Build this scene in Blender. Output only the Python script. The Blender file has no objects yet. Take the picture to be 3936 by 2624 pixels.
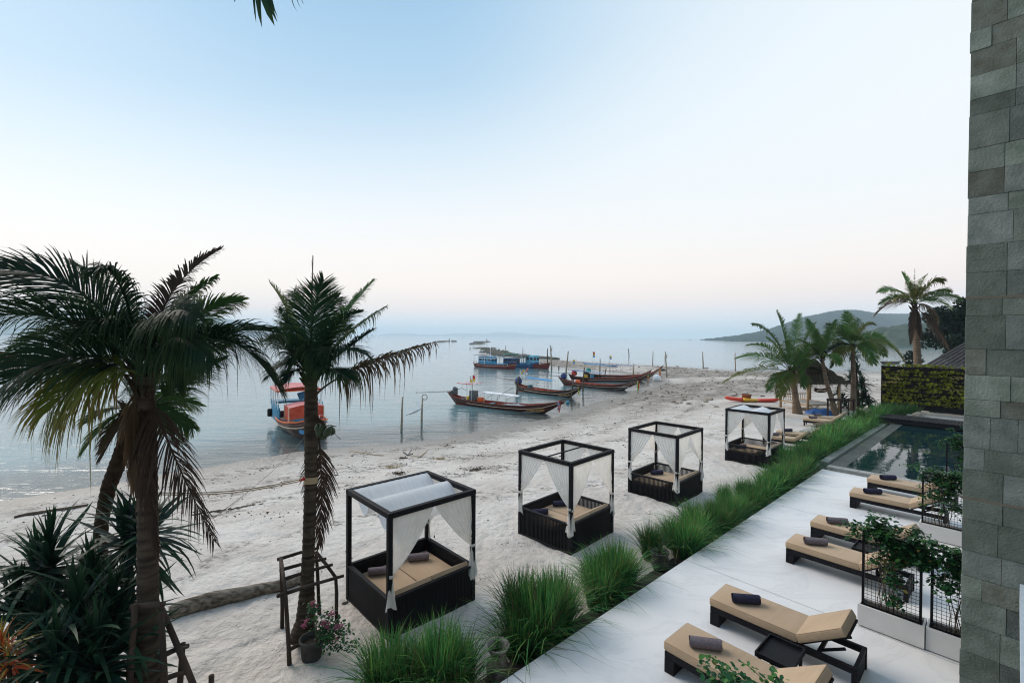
import bpy, bmesh, math, random
import numpy as np
from mathutils import Vector, Matrix
SC = bpy.context.scene
R = math.radians
# ---------------------------------------------------------------- camera
F, CX, CY, PITCH, ROLL, CAMH = 1760.0, 1968.0, 1312.0, math.atan(19/1760), 0.0067, 5.5
_fw = Vector((0, math.cos(PITCH), -math.sin(PITCH)))
_u0 = Vector((1, 0, 0)).cross(_fw)
_rt = Vector((1, 0, 0))*math.cos(ROLL) + _u0*math.sin(ROLL)
_up = _u0*math.cos(ROLL) - Vector((1, 0, 0))*math.sin(ROLL)
CAM = Vector((0, 0, CAMH))
cd = bpy.data.cameras.new('camera'); cam = bpy.data.objects.new('camera', cd); SC.collection.objects.link(cam)
cd.sensor_width = 36.0; cd.lens = F/3936*36; cd.clip_start = 0.05; cd.clip_end = 60000
_m = Matrix((_rt, _up, -_fw)).transposed().to_4x4(); _m.translation = CAM
cam.matrix_world = _m; SC.camera = cam
# ---------------------------------------------------------------- world
SUN_EL, SUN_AZ_FROM = R(38.0), Vector((-0.80, 0.60, 0))      # soft dusk light from over the sea, high and to the left
W = bpy.data.worlds.new('World'); SC.world = W; W.use_nodes = True
nt = W.node_tree; nt.nodes.clear()
def N(t, ty, **k):
    n = t.nodes.new(ty)
    for a, v in k.items(): setattr(n, a, v)
    return n
wo = N(nt, 'ShaderNodeOutputWorld'); bg = N(nt, 'ShaderNodeBackground'); nt.links.new(bg.outputs[0], wo.inputs[0])
sky = N(nt, 'ShaderNodeTexSky', sky_type='NISHITA', sun_disc=False)
sky.sun_elevation = SUN_EL; sky.sun_rotation = math.atan2(SUN_AZ_FROM.x, SUN_AZ_FROM.y)
sky.air_density = 1.0; sky.dust_density = 2.0; sky.ozone_density = 2.0
tc = N(nt, 'ShaderNodeTexCoord'); sep = N(nt, 'ShaderNodeSeparateXYZ'); nt.links.new(tc.outputs['Generated'], sep.inputs[0])
ramp = N(nt, 'ShaderNodeValToRGB'); bx = N(nt, 'ShaderNodeMath', operation='MULTIPLY_ADD'); nt.links.new(sep.outputs['X'], bx.inputs[0]); bx.inputs[1].default_value = -0.42
zx = N(nt, 'ShaderNodeMath', operation='MULTIPLY'); nt.links.new(sep.outputs['Z'], zx.inputs[0]); nt.links.new(bx.outputs[0], zx.inputs[1]); bx.inputs[2].default_value = 1.0   # the blue reaches lower on the left
nt.links.new(zx.outputs[0], ramp.inputs[0])
def srgb(r, g, b):
    f = lambda c: (c/255/12.92) if c/255 <= 0.04045 else ((c/255+0.055)/1.055)**2.4
    return (f(r), f(g), f(b), 1)
stops = [(0.0, (222, 226, 230)), (0.03, (226, 222, 225)), (0.065, (240, 222, 213)), (0.11, (243, 228, 216)), (0.18, (236, 228, 221)),
         (0.27, (222, 225, 226)), (0.38, (198, 213, 223)), (0.50, (164, 193, 214)), (0.62, (142, 179, 207)), (1.0, (108, 150, 190))]
els = ramp.color_ramp.elements
els[0].position = 0; els[0].color = srgb(*stops[0][1]); els[1].position = 1; els[1].color = srgb(*stops[-1][1])
for p, c in stops[1:-1]:
    e = els.new(p); e.color = srgb(*c)
# brighter veil of high haze towards the right-hand side of the bay, as in the photograph
veil = N(nt, 'ShaderNodeVectorMath', operation='DOT_PRODUCT'); nt.links.new(tc.outputs['Generated'], veil.inputs[0])
veil.inputs[1].default_value = Vector((0.86, 0.40, 0.30)).normalized()
vm = N(nt, 'ShaderNodeMapRange', interpolation_type='SMOOTHSTEP'); nt.links.new(veil.outputs['Value'], vm.inputs[0])
vm.inputs['From Min'].default_value = 0.35; vm.inputs['From Max'].default_value = 1.0; vm.inputs['To Max'].default_value = 0.85
veil2 = N(nt, 'ShaderNodeMix', data_type='RGBA'); nt.links.new(vm.outputs[0], veil2.inputs[0])
nt.links.new(ramp.outputs[0], veil2.inputs[6]); veil2.inputs[7].default_value = srgb(222, 228, 231)
vlow = N(nt, 'ShaderNodeMapRange', interpolation_type='SMOOTHSTEP'); nt.links.new(sep.outputs['Z'], vlow.inputs[0])
vlow.inputs['From Min'].default_value = 0.05; vlow.inputs['From Max'].default_value = 0.30
vmul = N(nt, 'ShaderNodeMath', operation='MULTIPLY'); nt.links.new(vm.outputs[0], vmul.inputs[0]); nt.links.new(vlow.outputs[0], vmul.inputs[1])
nt.links.new(vmul.outputs[0], veil2.inputs[0])
skm = N(nt, 'ShaderNodeVectorMath', operation='SCALE'); nt.links.new(sky.outputs[0], skm.inputs[0]); skm.inputs['Scale'].default_value = 0.10
mx = N(nt, 'ShaderNodeMix', data_type='RGBA'); mx.inputs[0].default_value = 0.92
nt.links.new(skm.outputs[0], mx.inputs[6]); nt.links.new(veil2.outputs[2], mx.inputs[7]); nt.links.new(mx.outputs[2], bg.inputs[0])
bg.inputs[1].default_value = 0.90
# ---------------------------------------------------------------- sun (soft after-glow)
sl = bpy.data.lights.new('sun', 'SUN'); sl.energy = 1.9; sl.angle = R(40); sl.color = (1.0, 0.885, 0.76)
so = bpy.data.objects.new('sun', sl); SC.collection.objects.link(so)
_sd = SUN_AZ_FROM.normalized()*math.cos(SUN_EL) + Vector((0, 0, math.sin(SUN_EL)))
so.rotation_euler = _sd.to_track_quat('Z', 'Y').to_euler(); so.location = (0, -5, 40)
# ---------------------------------------------------------------- exposure / engine
SC.render.engine = 'CYCLES'
SC.view_settings.view_transform = 'Standard'; SC.view_settings.look = 'None'
SC.view_settings.exposure = 0.60; SC.view_settings.gamma = 1.0; SC.view_settings.use_curve_mapping = False
SC.cycles.use_denoising = True; SC.cycles.max_bounces = 6; SC.cycles.transparent_max_bounces = 16
SC.cycles.volume_bounces = 2; SC.cycles.filter_width = 1.1; SC.cycles.sample_clamp_indirect = 6

# ---------------------------------------------------------------- helpers
UA = R(42.2); U = Vector((math.cos(UA), math.sin(UA), 0)); V = Vector((-math.sin(UA), math.cos(UA), 0))   # along the beach / towards the sea
def L(a, b, z=0.0): p = U*a + V*b; p.z = z; return p
def ray(x, y): return _fw + _rt*((x-CX)/F) - _up*((y-CY)/F)
def G(x, y, z=0.0):
    d = ray(x, y); return CAM + d*((z-CAMH)/d.z)
def Y(x, y, dep):
    d = ray(x, y); return CAM + d*(dep/d.y)
CR = {'1': (0, 900, 1.742), '2': (0, 1724, 1.742), '3': (900, 900, 1.742), '4': (900, 1724, 1.742), '5': (1700, 1250, 2352/900), '6': (1800, 1500, 1.742),
      '7': (2700, 1000, 1.742), '8': (2500, 1724, 1.638), 'b1': (1700, 1440, 4.704), 'b2': (1780, 1300, 5.88), 'b3': (1950, 1350, 3.92), 'c4': (2750, 1450, 3.92),
      'p': (3100, 1450, 3.484), 'r': (1000, 1440, 5.227), 'bb': (2200, 1280, 3.36), 'st': (1050, 2050, 3.135), 'v': (0, 0, 2352/3936), 'g': (1300, 2350, 2.94), 's': (1200, 1600, 2.138)}
def q(n, x, y): o = CR[n]; return o[0]+x/o[2], o[1]+y/o[2]

class MB:
    """collects geometry for ONE mesh"""
    def __init__(s): s.v = []; s.f = []; s.mi = []; s.tip = []; s.cur = 0
    def add(s, vs, fs, tips=None):
        o = len(s.v); s.v += [tuple(p) for p in vs]
        s.tip += list(tips) if tips is not None else [0.0]*len(vs)
        s.f += [tuple(i+o for i in f) for f in fs]; s.mi += [s.cur]*len(fs); return s
    def box(s, c, d, rot=None, ch=0.0):
        hx, hy, hz = d[0]/2, d[1]/2, d[2]/2
        vs = [Vector((x, y, z)) for x in (-hx, hx) for y in (-hy, hy) for z in (-hz, hz)]
        if rot is not None: vs = [rot @ p for p in vs]
        c = Vector(c)
        return s.add([p+c for p in vs], [(0, 1, 3, 2), (4, 6, 7, 5), (0, 4, 5, 1), (2, 3, 7, 6), (0, 2, 6, 4), (1, 5, 7, 3)])
    def bar(s, p, q_, w, h=None, up=Vector((0, 0, 1))):
        p, q_ = Vector(p), Vector(q_); h = h or w; t = (q_-p); ln = t.length
        if ln < 1e-6: return s
        t.normalize(); a = t.cross(up)
        if a.length < 1e-4: a = t.cross(Vector((1, 0, 0)))
        a.normalize(); b = a.cross(t)
        vs = [e + a*(w/2*i) + b*(h/2*j) for e in (p, q_) for i, j in ((-1, -1), (1, -1), (1, 1), (-1, 1))]
        return s.add(vs, [(3, 2, 1, 0), (4, 5, 6, 7), (0, 1, 5, 4), (1, 2, 6, 5), (2, 3, 7, 6), (3, 0, 4, 7)])
    def tube(s, pts, rad, n=6, cap=True, tips=None):
        pts = [Vector(p) for p in pts]; m = len(pts)
        if not hasattr(rad, '__len__'): rad = [rad]*m
        o = len(s.v); ref = None
        for i, p in enumerate(pts):
            t = (pts[min(i+1, m-1)] - pts[max(i-1, 0)]).normalized()
            if ref is None:
                ref = t.cross(Vector((0, 0, 1)))
                if ref.length < 0.2: ref = t.cross(Vector((1, 0, 0)))
            a = (ref - t*ref.dot(t)).normalized(); ref = a; b = t.cross(a)
            for k in range(n):
                an = 2*math.pi*k/n; s.v.append(tuple(p + (a*math.cos(an)+b*math.sin(an))*rad[i])); s.tip.append(tips[i] if tips else i/max(1, m-1))
        for i in range(m-1):
            for k in range(n):
                s.f.append((o+i*n+k, o+i*n+(k+1) % n, o+(i+1)*n+(k+1) % n, o+(i+1)*n+k)); s.mi.append(s.cur)
        if cap:
            s.f.append(tuple(o+k for k in reversed(range(n)))); s.mi.append(s.cur)
            s.f.append(tuple(o+(m-1)*n+k for k in range(n))); s.mi.append(s.cur)
        return s
    def lathe(s, prof, c=(0, 0, 0), n=20):
        o = len(s.v); c = Vector(c)
        for r, z in prof:
            for k in range(n):
                an = 2*math.pi*k/n; s.v.append((c.x+r*math.cos(an), c.y+r*math.sin(an), c.z+z)); s.tip.append(0.0)
        for i in range(len(prof)-1):
            for k in range(n):
                s.f.append((o+i*n+k, o+i*n+(k+1) % n, o+(i+1)*n+(k+1) % n, o+(i+1)*n+k)); s.mi.append(s.cur)
        return s
    def ribbon(s, pts, ws, wd, t0=0.0, t1=1.0):
        """flat tapering blade along pts, width direction wd, last point is the tip"""
        o = len(s.v); m = len(pts)
        for i, p in enumerate(pts[:-1]):
            w = wd[i] if isinstance(wd, list) else wd
            s.v.append(tuple(p - w*(ws[i]/2))); s.v.append(tuple(p + w*(ws[i]/2))); t = t0+(t1-t0)*i/(m-1); s.tip += [t, t]
        s.v.append(tuple(pts[-1])); s.tip.append(t1)
        for i in range(m-2): s.f.append((o+2*i, o+2*i+1, o+2*i+3, o+2*i+2)); s.mi.append(s.cur)
        s.f.append((o+2*(m-2), o+2*(m-2)+1, o+2*(m-1))); s.mi.append(s.cur)
        return s
    def grid(s, fn, nu, nv, tip=None):
        o = len(s.v)
        for j in range(nv+1):
            for i in range(nu+1):
                s.v.append(tuple(fn(i/nu, j/nv))); s.tip.append(tip(i/nu, j/nv) if tip else 0.0)
        for j in range(nv):
            for i in range(nu):
                k = o+j*(nu+1)+i; s.f.append((k, k+1, k+nu+2, k+nu+1)); s.mi.append(s.cur)
        return s
    def mesh(s, name, mats, smooth=False):
        me = bpy.data.meshes.new(name); me.from_pydata(s.v, [], s.f)
        for m in (mats if isinstance(mats, (list, tuple)) else [mats]): me.materials.append(m)
        if s.cur or any(s.mi): me.polygons.foreach_set('material_index', s.mi)
        if any(s.tip):
            at = me.attributes.new('tip', 'FLOAT', 'POINT'); at.data.foreach_set('value', s.tip)
        if smooth: me.polygons.foreach_set('use_smooth', [True]*len(s.f))
        me.update(); return me
    def build(s, name, mats, parent=None, smooth=False, bevel=0.0, seg=2):
        me = s.mesh(name, mats, smooth)
        if bevel:
            bm = bmesh.new(); bm.from_mesh(me)
            bmesh.ops.bevel(bm, geom=list(bm.edges), offset=bevel, segments=seg, affect='EDGES', profile=0.5)
            bm.to_mesh(me); bm.free()
            me.polygons.foreach_set('use_smooth', [seg > 1]*len(me.polygons))
        return link(name, me, parent)
def link(name, me, parent=None, loc=None):
    o = bpy.data.objects.new(name, me); SC.collection.objects.link(o)
    if parent is not None: o.parent = parent
    if loc is not None: o.location = loc
    return o
def tag(o, label=None, cat=None, group=None, kind=None):
    if label: o['label'] = label
    if cat: o['category'] = cat
    if group: o['group'] = group
    if kind: o['kind'] = kind
    return o
def thing(name, label, cat, loc=(0, 0, 0), rz=0.0, group=None):
    o = bpy.data.objects.new(name, None); SC.collection.objects.link(o); o.empty_display_size = 0.2
    o.location = loc; o.rotation_euler = (0, 0, rz); return tag(o, label, cat, group)
def copy_tree(o, parent=None):
    c = o.copy(); SC.collection.objects.link(c); c.parent = parent
    for ch in list(o.children): copy_tree(ch, c)
    return c
def dup(o, loc, rz, label=None, scale=None):
    c = copy_tree(o); c.location = loc; c.rotation_euler = (0, 0, rz)
    if label: c['label'] = label
    if scale: c.scale = (scale,)*3
    return c

# ---------------------------------------------------------------- materials
def mat(name, col, rough=0.6, spec=0.4, col2=None, scale=4.0, detail=4.0, bump=0.0, bscale=None, stretch=(1, 1, 1), rnd=0.0, tip=None, transl=0.0, metal=0.0, lo=0.35, hi=0.65, coord='Object', sheen=0.0):
    m = bpy.data.materials.new(name); m.use_nodes = True; t = m.node_tree; b = t.nodes['Principled BSDF']
    b.inputs['Roughness'].default_value = rough; b.inputs['Specular IOR Level'].default_value = spec; b.inputs['Metallic'].default_value = metal
    if sheen: b.inputs['Sheen Weight'].default_value = sheen
    c4 = (*col, 1); src = None
    if col2 is not None or bump:
        tcn = N(t, 'ShaderNodeTexCoord'); mp = N(t, 'ShaderNodeMapping'); mp.inputs['Scale'].default_value = stretch; t.links.new(tcn.outputs[coord], mp.inputs[0])
    if col2 is not None:
        no = N(t, 'ShaderNodeTexNoise'); no.inputs['Scale'].default_value = scale; no.inputs['Detail'].default_value = detail; t.links.new(mp.outputs[0], no.inputs['Vector'])
        mr = N(t, 'ShaderNodeMapRange'); mr.inputs['From Min'].default_value = lo; mr.inputs['From Max'].default_value = hi; t.links.new(no.outputs['Fac'], mr.inputs[0])
        mi = N(t, 'ShaderNodeMix', data_type='RGBA'); mi.inputs[6].default_value = c4; mi.inputs[7].default_value = (*col2, 1); t.links.new(mr.outputs[0], mi.inputs[0]); src = mi.outputs[2]
    if tip is not None:
        a = N(t, 'ShaderNodeAttribute', attribute_name='tip'); mi = N(t, 'ShaderNodeMix', data_type='RGBA'); mr = N(t, 'ShaderNodeMapRange'); mr.inputs['From Min'].default_value = 0.45
        t.links.new(a.outputs['Fac'], mr.inputs[0]); t.links.new(mr.outputs[0], mi.inputs[0])
        if src: t.links.new(src, mi.inputs[6])
        else: mi.inputs[6].default_value = c4
        mi.inputs[7].default_value = (*tip, 1); src = mi.outputs[2]
    if rnd:
        oi = N(t, 'ShaderNodeObjectInfo'); mr = N(t, 'ShaderNodeMapRange'); mr.inputs['To Min'].default_value = 1-rnd; mr.inputs['To Max'].default_value = 1+rnd
        t.links.new(oi.outputs['Random'], mr.inputs[0]); vm_ = N(t, 'ShaderNodeVectorMath', operation='SCALE'); t.links.new(mr.outputs[0], vm_.inputs['Scale'])
        if src: t.links.new(src, vm_.inputs[0])
        else: vm_.inputs[0].default_value = col
        src = vm_.outputs[0]
    if src: t.links.new(src, b.inputs['Base Color'])
    else: b.inputs['Base Color'].default_value = c4
    if bump:
        nb = N(t, 'ShaderNodeTexNoise'); nb.inputs['Scale'].default_value = bscale or scale*4; nb.inputs['Detail'].default_value = 5; t.links.new(mp.outputs[0], nb.inputs['Vector'])
        bn = N(t, 'ShaderNodeBump'); bn.inputs['Strength'].default_value = min(1, bump); bn.inputs['Distance'].default_value = 0.02; t.links.new(nb.outputs['Fac'], bn.inputs['Height']); t.links.new(bn.outputs[0], b.inputs['Normal'])
    if transl:
        tr = N(t, 'ShaderNodeBsdfTranslucent'); ms = N(t, 'ShaderNodeMixShader'); ms.inputs[0].default_value = transl
        if src: t.links.new(src, tr.inputs[0])
        else: tr.inputs[0].default_value = c4
        t.links.new(b.outputs[0], ms.inputs[1]); t.links.new(tr.outputs[0], ms.inputs[2]); t.links.new(ms.outputs[0], t.nodes['Material Output'].inputs[0])
    return m
M = {}
M['black'] = mat('black_timber', (0.006, 0.006, 0.008), 0.6, 0.14, (0.011, 0.011, 0.014), 9, bump=0.2, bscale=40, stretch=(1, 1, .15))
M['black_steel'] = mat('black_steel', (0.005, 0.005, 0.007), 0.55, 0.15)
M['cushion'] = mat('tan_canvas', (0.40, 0.285, 0.185), 0.9, 0.15, (0.45, 0.325, 0.215), 3, bump=0.55, bscale=11, stretch=(1, .45, 1), rnd=0.10, sheen=0.15)
M['piping'] = mat('tan_piping', (0.30, 0.21, 0.135), 0.9, 0.1)
M['curtain'] = mat('white_voile', (0.82, 0.79, 0.74), 0.9, 0.1, (0.88, 0.86, 0.83), 6, transl=0.40)
M['canopy'] = mat('white_canopy', (0.82, 0.83, 0.84), 0.9, 0.1, (0.74, 0.76, 0.78), 3, stretch=(9, 1, 1), transl=0.22)
M['towel_navy'] = mat('navy_towel', (0.030, 0.030, 0.058), 0.95, 0.1, (0.045, 0.043, 0.075), 30, bump=0.6, bscale=160)
M['towel_grey'] = mat('grey_towel', (0.15, 0.125, 0.14), 0.95, 0.1, (0.20, 0.17, 0.185), 30, bump=0.6, bscale=160)
M['white_render'] = mat('white_render', (0.62, 0.60, 0.58), 0.8, 0.3, (0.68, 0.66, 0.64), 2, bump=0.1, bscale=90)
M['tile'] = mat('green_grey_stone', (0.105, 0.128, 0.104), 0.8, 0.2, (0.195, 0.220, 0.190), 5, 12, bump=0.6, bscale=45, rnd=0.36, lo=.3, hi=.7)
M['tile_b'] = mat('blue_grey_stone', (0.105, 0.124, 0.110), 0.8, 0.2, (0.180, 0.202, 0.182), 7, 12, bump=0.6, bscale=45, rnd=0.36, lo=.3, hi=.7)
M['tile_c'] = mat('stained_stone', (0.150, 0.165, 0.140), 0.8, 0.2, (0.105, 0.108, 0.085), 7, 10, bump=0.55, bscale=45, rnd=0.2)
M['grout'] = mat('grout', (0.115, 0.128, 0.11), 0.9)
M['groove'] = mat('bronze_and_groove_shade', (0.13, 0.115, 0.09), 0.6, .2)
M['plaster'] = mat('grey_plaster', (0.30, 0.31, 0.31), 0.85, 0.2, (0.35, 0.36, 0.36), 3)
M['ledge'] = mat('pale_ledge', (0.46, 0.54, 0.60), 0.8, 0.2, (0.40, 0.48, 0.55), 12)
M['concrete'] = mat('weathered_concrete', (0.26, 0.26, 0.24), 0.85, 0.2, (0.36, 0.36, 0.34), 5, 8, bump=0.3, bscale=50)
M['wet_stone'] = mat('wet_pool_stone', (0.045, 0.052, 0.050), 0.55, 0.22, (0.085, 0.094, 0.086), 7, 8, bump=0.3, bscale=40, rnd=.15)
M['soil'] = mat('dark_soil', (0.03, 0.027, 0.022), 0.95, 0.1, (0.06, 0.052, 0.042), 8, bump=0.8, bscale=30)
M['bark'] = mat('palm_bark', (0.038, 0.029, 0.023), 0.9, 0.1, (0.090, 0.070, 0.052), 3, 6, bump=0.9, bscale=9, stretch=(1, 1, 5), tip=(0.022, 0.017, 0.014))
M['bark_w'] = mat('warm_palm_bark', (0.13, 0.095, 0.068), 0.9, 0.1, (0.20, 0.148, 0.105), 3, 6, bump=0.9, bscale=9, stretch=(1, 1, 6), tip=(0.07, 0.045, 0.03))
M['fibre'] = mat('palm_fibre', (0.050, 0.034, 0.020), 0.95, 0.1, (0.024, 0.017, 0.011), 12, bump=0.8, bscale=50)
M['pole'] = mat('raw_pole', (0.034, 0.026, 0.022), 0.9, 0.1, (0.075, 0.056, 0.045), 5, 6, bump=0.6, bscale=30, stretch=(1, 1, .3))
M['bamboo'] = mat('bamboo', (0.30, 0.19, 0.09), 0.6, 0.3, (0.38, 0.25, 0.13), 5, stretch=(1, 1, .3))
M['driftwood'] = mat('driftwood', (0.085, 0.068, 0.050), 0.9, 0.1, (0.29, 0.25, 0.20), 3.2, 8, bump=0.8, bscale=12, stretch=(1, 5, 5))
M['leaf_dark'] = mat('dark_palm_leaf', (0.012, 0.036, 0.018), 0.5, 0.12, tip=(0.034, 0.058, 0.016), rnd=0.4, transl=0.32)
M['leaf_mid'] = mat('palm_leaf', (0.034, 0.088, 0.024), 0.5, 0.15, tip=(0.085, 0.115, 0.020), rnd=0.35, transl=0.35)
M['leaf_bright'] = mat('lit_palm_leaf', (0.055, 0.130, 0.028), 0.5, 0.15, tip=(0.13, 0.16, 0.028), rnd=0.35, transl=0.4)  # mid leaf brightened: light painted into far palms whose near side is shaded
M['leaf_gold'] = mat('golden_palm_leaf', (0.095, 0.125, 0.018), 0.5, 0.15, tip=(0.17, 0.125, 0.03), rnd=0.3, transl=0.25)  # yellowed fronds; on the far right palms the gold is painted light
M['leaf_dry'] = mat('dry_palm_leaf', (0.085, 0.058, 0.032), 0.8, 0.15, tip=(0.15, 0.10, 0.06), rnd=0.25, transl=0.15)
M['leaf_dead'] = mat('dead_palm_leaf', (0.050, 0.034, 0.026), 0.85, 0.1, tip=(0.085, 0.06, 0.045), rnd=0.25, transl=0.1)
M['spiky'] = mat('strap_leaf', (0.009, 0.036, 0.022), 0.42, 0.18, tip=(0.020, 0.060, 0.026), rnd=0.35, transl=0.12)
M['spiky_l'] = mat('fresh_strap_leaf', (0.045, 0.12, 0.030), 0.45, 0.2, tip=(0.08, 0.13, 0.04), rnd=0.3, transl=0.2)
M['grass'] = mat('grass_blade', (0.026, 0.125, 0.042), 0.5, 0.15, tip=(0.075, 0.225, 0.055), rnd=0.38, transl=0.35)  # the clump's self-shadow is put into the darker blade colour below the tips
M['grass_y'] = mat('grass_blade_light', (0.085, 0.240, 0.052), 0.5, 0.15, tip=(0.20, 0.32, 0.075), rnd=0.38, transl=0.3)
M['grass_b'] = mat('grass_blade_dry', (0.13, 0.10, 0.05), 0.7, 0.2, tip=(0.20, 0.15, 0.08), transl=0.2)
M['vine'] = mat('vine_leaf', (0.018, 0.085, 0.030), 0.45, 0.2, rnd=0.2, transl=0.2)
M['vine_l'] = mat('vine_leaf_young', (0.055, 0.16, 0.035), 0.45, 0.2, rnd=0.2, transl=0.25)
M['vine_y'] = mat('vine_leaf_yellow', (0.16, 0.14, 0.03), 0.5, 0.3, transl=0.2)
M['stem'] = mat('vine_stem', (0.10, 0.075, 0.045), 0.8)
M['wallplant'] = mat('warm_lit_wall_leaf', (0.32, 0.38, 0.045), 0.5, 0.12, tip=(0.56, 0.48, 0.08), rnd=0.4, transl=0.25)  # warm lamp light painted into the leaf colour, brighter than plain foliage
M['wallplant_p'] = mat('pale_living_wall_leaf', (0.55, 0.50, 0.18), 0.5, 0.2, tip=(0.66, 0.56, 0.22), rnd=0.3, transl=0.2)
M['green_nut'] = mat('green_coconut', (0.022, 0.045, 0.016), .4, .4)
M['tree'] = mat('dense_tree_leaf', (0.010, 0.024, 0.017), 0.55, 0.1, rnd=0.1, transl=0.12)
M['pink'] = mat('pink_petal', (0.34, 0.08, 0.20), 0.6, 0.2, (0.42, 0.15, 0.17), 20, transl=0.3)
M['croton_r'] = mat('red_croton_leaf', (0.50, 0.09, 0.03), 0.5, 0.3, tip=(0.50, 0.22, 0.05), transl=0.15)
M['croton_y'] = mat('yellow_croton_leaf', (0.40, 0.28, 0.05), 0.5, 0.3, tip=(0.12, 0.16, 0.03), transl=0.15)
M['pot_dark'] = mat('charcoal_pot', (0.035, 0.035, 0.034), 0.85, 0.2, (0.07, 0.068, 0.064), 6, bump=0.3, bscale=30)
M['pot_old'] = mat('weathered_clay', (0.12, 0.105, 0.09), 0.9, 0.15, (0.30, 0.275, 0.24), 6, 8, bump=0.4, bscale=30, lo=.42, hi=.6)
M['terracotta'] = mat('terracotta', (0.27, 0.09, 0.045), 0.8)
M['thatch'] = mat('thatch', (0.035, 0.034, 0.025), 0.95, 0.1, (0.075, 0.066, 0.048), 9, bump=0.9, bscale=40, stretch=(6, 6, 1))
M['rooftile'] = mat('dark_corrugated_roof', (0.030, 0.027, 0.028), 0.7, 0.2, (0.055, 0.048, 0.047), 3, rnd=.15)
M['bench_pad'] = mat('white_bench_mat', (0.62, 0.60, 0.58), 0.8)
M['tarp_blue'] = mat('blue_tarp', (0.018, 0.075, 0.24), 0.6, 0.3, (0.03, 0.11, 0.32), 4, bump=.5, bscale=6)
M['kayak_red'] = mat('kayak_red', (0.62, 0.055, 0.025), 0.35, 0.5)
M['kayak_yellow'] = mat('kayak_yellow', (0.68, 0.36, 0.02), 0.35, 0.5)
M['rope'] = mat('rope', (0.42, 0.32, 0.20), 0.9)
M['rope_dark'] = mat('thin_rope', (0.16, 0.15, 0.14), 0.9)
M['rock'] = mat('shore_rock', (0.16, 0.135, 0.11), 0.9, 0.2, (0.30, 0.26, 0.22), 5, 6, bump=.7, bscale=12, rnd=.35)
M['rock_pale'] = mat('pale_coral_rock', (0.36, 0.31, 0.26), 0.9, 0.2, (0.26, 0.21, 0.16), 5, 6, bump=.7, bscale=12, rnd=.25)
M['rubble'] = mat('dark_reef_rock', (0.075, 0.070, 0.058), 0.9, 0.2, (0.14, 0.13, 0.10), 2, 6)
M['debris'] = mat('beach_litter', (0.055, 0.043, 0.033), 0.95, 0.1, (0.13, 0.095, 0.065), 9)
M['foam'] = mat('white_float', (0.75, 0.76, 0.78), 0.7)
M['net'] = mat('white_net', (0.62, 0.64, 0.66), 0.9, 0.1, (0.72, 0.73, 0.74), 8, bump=.6, bscale=20)
# boats
M['hull'] = mat('varnished_hull', (0.042, 0.010, 0.007), 0.42, 0.3, (0.070, 0.018, 0.011), 5, stretch=(.3, 1, 3))
M['hull_dark'] = mat('dark_hull', (0.018, 0.008, 0.007), 0.45, 0.3, (0.032, 0.014, 0.010), 5, stretch=(.3, 1, 3))
M['hull_in'] = mat('red_inside', (0.36, 0.045, 0.022), 0.6, 0.3, (0.28, 0.05, 0.03), 5)
M['gunwale'] = mat('gunwale_wood', (0.12, 0.036, 0.022), 0.5, 0.3, (0.20, 0.065, 0.035), 6)
M['stripe'] = mat('cream_stripe', (0.68, 0.50, 0.36), 0.6)
M['keel_green'] = mat('green_white_keel', (0.30, 0.36, 0.31), 0.6)
M['orange'] = mat('orange_paint', (0.72, 0.13, 0.02), 0.6)
M['yellow'] = mat('yellow_plastic', (0.68, 0.46, 0.03), 0.5)
M['white'] = mat('white_paint', (0.76, 0.77, 0.79), 0.6)
M['red'] = mat('red_cloth', (0.55, 0.03, 0.025), 0.7, transl=.15)
M['bluec'] = mat('blue_canopy', (0.08, 0.28, 0.55), 0.7, 0.2, (0.11, 0.34, 0.60), 3, transl=.2)
M['lavender'] = mat('pale_blue_canopy', (0.27, 0.36, 0.56), 0.7, transl=.2)
M['navy'] = mat('navy_tarp', (0.012, 0.028, 0.115), 0.65, 0.3, (0.02, 0.045, 0.16), 5, bump=.7, bscale=8)
M['engine'] = mat('engine_metal', (0.045, 0.050, 0.055), 0.45, 0.5, (0.11, 0.12, 0.125), 9)
M['wood_d'] = mat('dark_pole_wood', (0.065, 0.045, 0.034), 0.85, 0.2, (0.12, 0.085, 0.06), 6)
M['wood_p'] = mat('pale_pole_wood', (0.26, 0.215, 0.16), 0.85, 0.2, (0.34, 0.29, 0.22), 6)
M['gold'] = mat('gold_lettering', (0.55, 0.27, 0.05), 0.5)
M['pinkrib'] = mat('pink_ribbon', (0.70, 0.16, 0.13), 0.7, transl=.2)
M['greenrib'] = mat('green_ribbon', (0.28, 0.66, 0.22), 0.7, transl=.2)
M['boat_blue'] = mat('boat_blue_paint', (0.028, 0.19, 0.34), 0.55, 0.4, (0.045, 0.25, 0.42), 3)
M['boat_teal'] = mat('boat_teal_paint', (0.10, 0.36, 0.50), 0.55, 0.4, (0.14, 0.42, 0.56), 3)
M['boat_deep'] = mat('boat_deep_blue', (0.02, 0.075, 0.19), 0.55, 0.4)
M['boat_red'] = mat('boat_red_paint', (0.11, 0.012, 0.011), 0.5, 0.3, (0.17, 0.022, 0.018), 4)
M['tarp_pink'] = mat('sun_bleached_pink_roof', (0.58, 0.20, 0.20), 0.75, 0.2, (0.64, 0.27, 0.26), 3, transl=.1)
M['tarp_red'] = mat('orange_red_tarp', (0.50, 0.070, 0.035), 0.7, 0.2, (0.58, 0.12, 0.07), 3, transl=.1, bump=.5, bscale=5)
M['green'] = mat('green_tarp', (0.03, 0.28, 0.20), 0.7)
M['window'] = mat('dark_window', (0.008, 0.010, 0.014), 0.15, 0.5)
M['roof_grey'] = mat('rust_grey_roof', (0.16, 0.13, 0.14), 0.8)
M['buoy'] = mat('blue_buoy', (0.03, 0.22, 0.33), 0.5)
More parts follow.
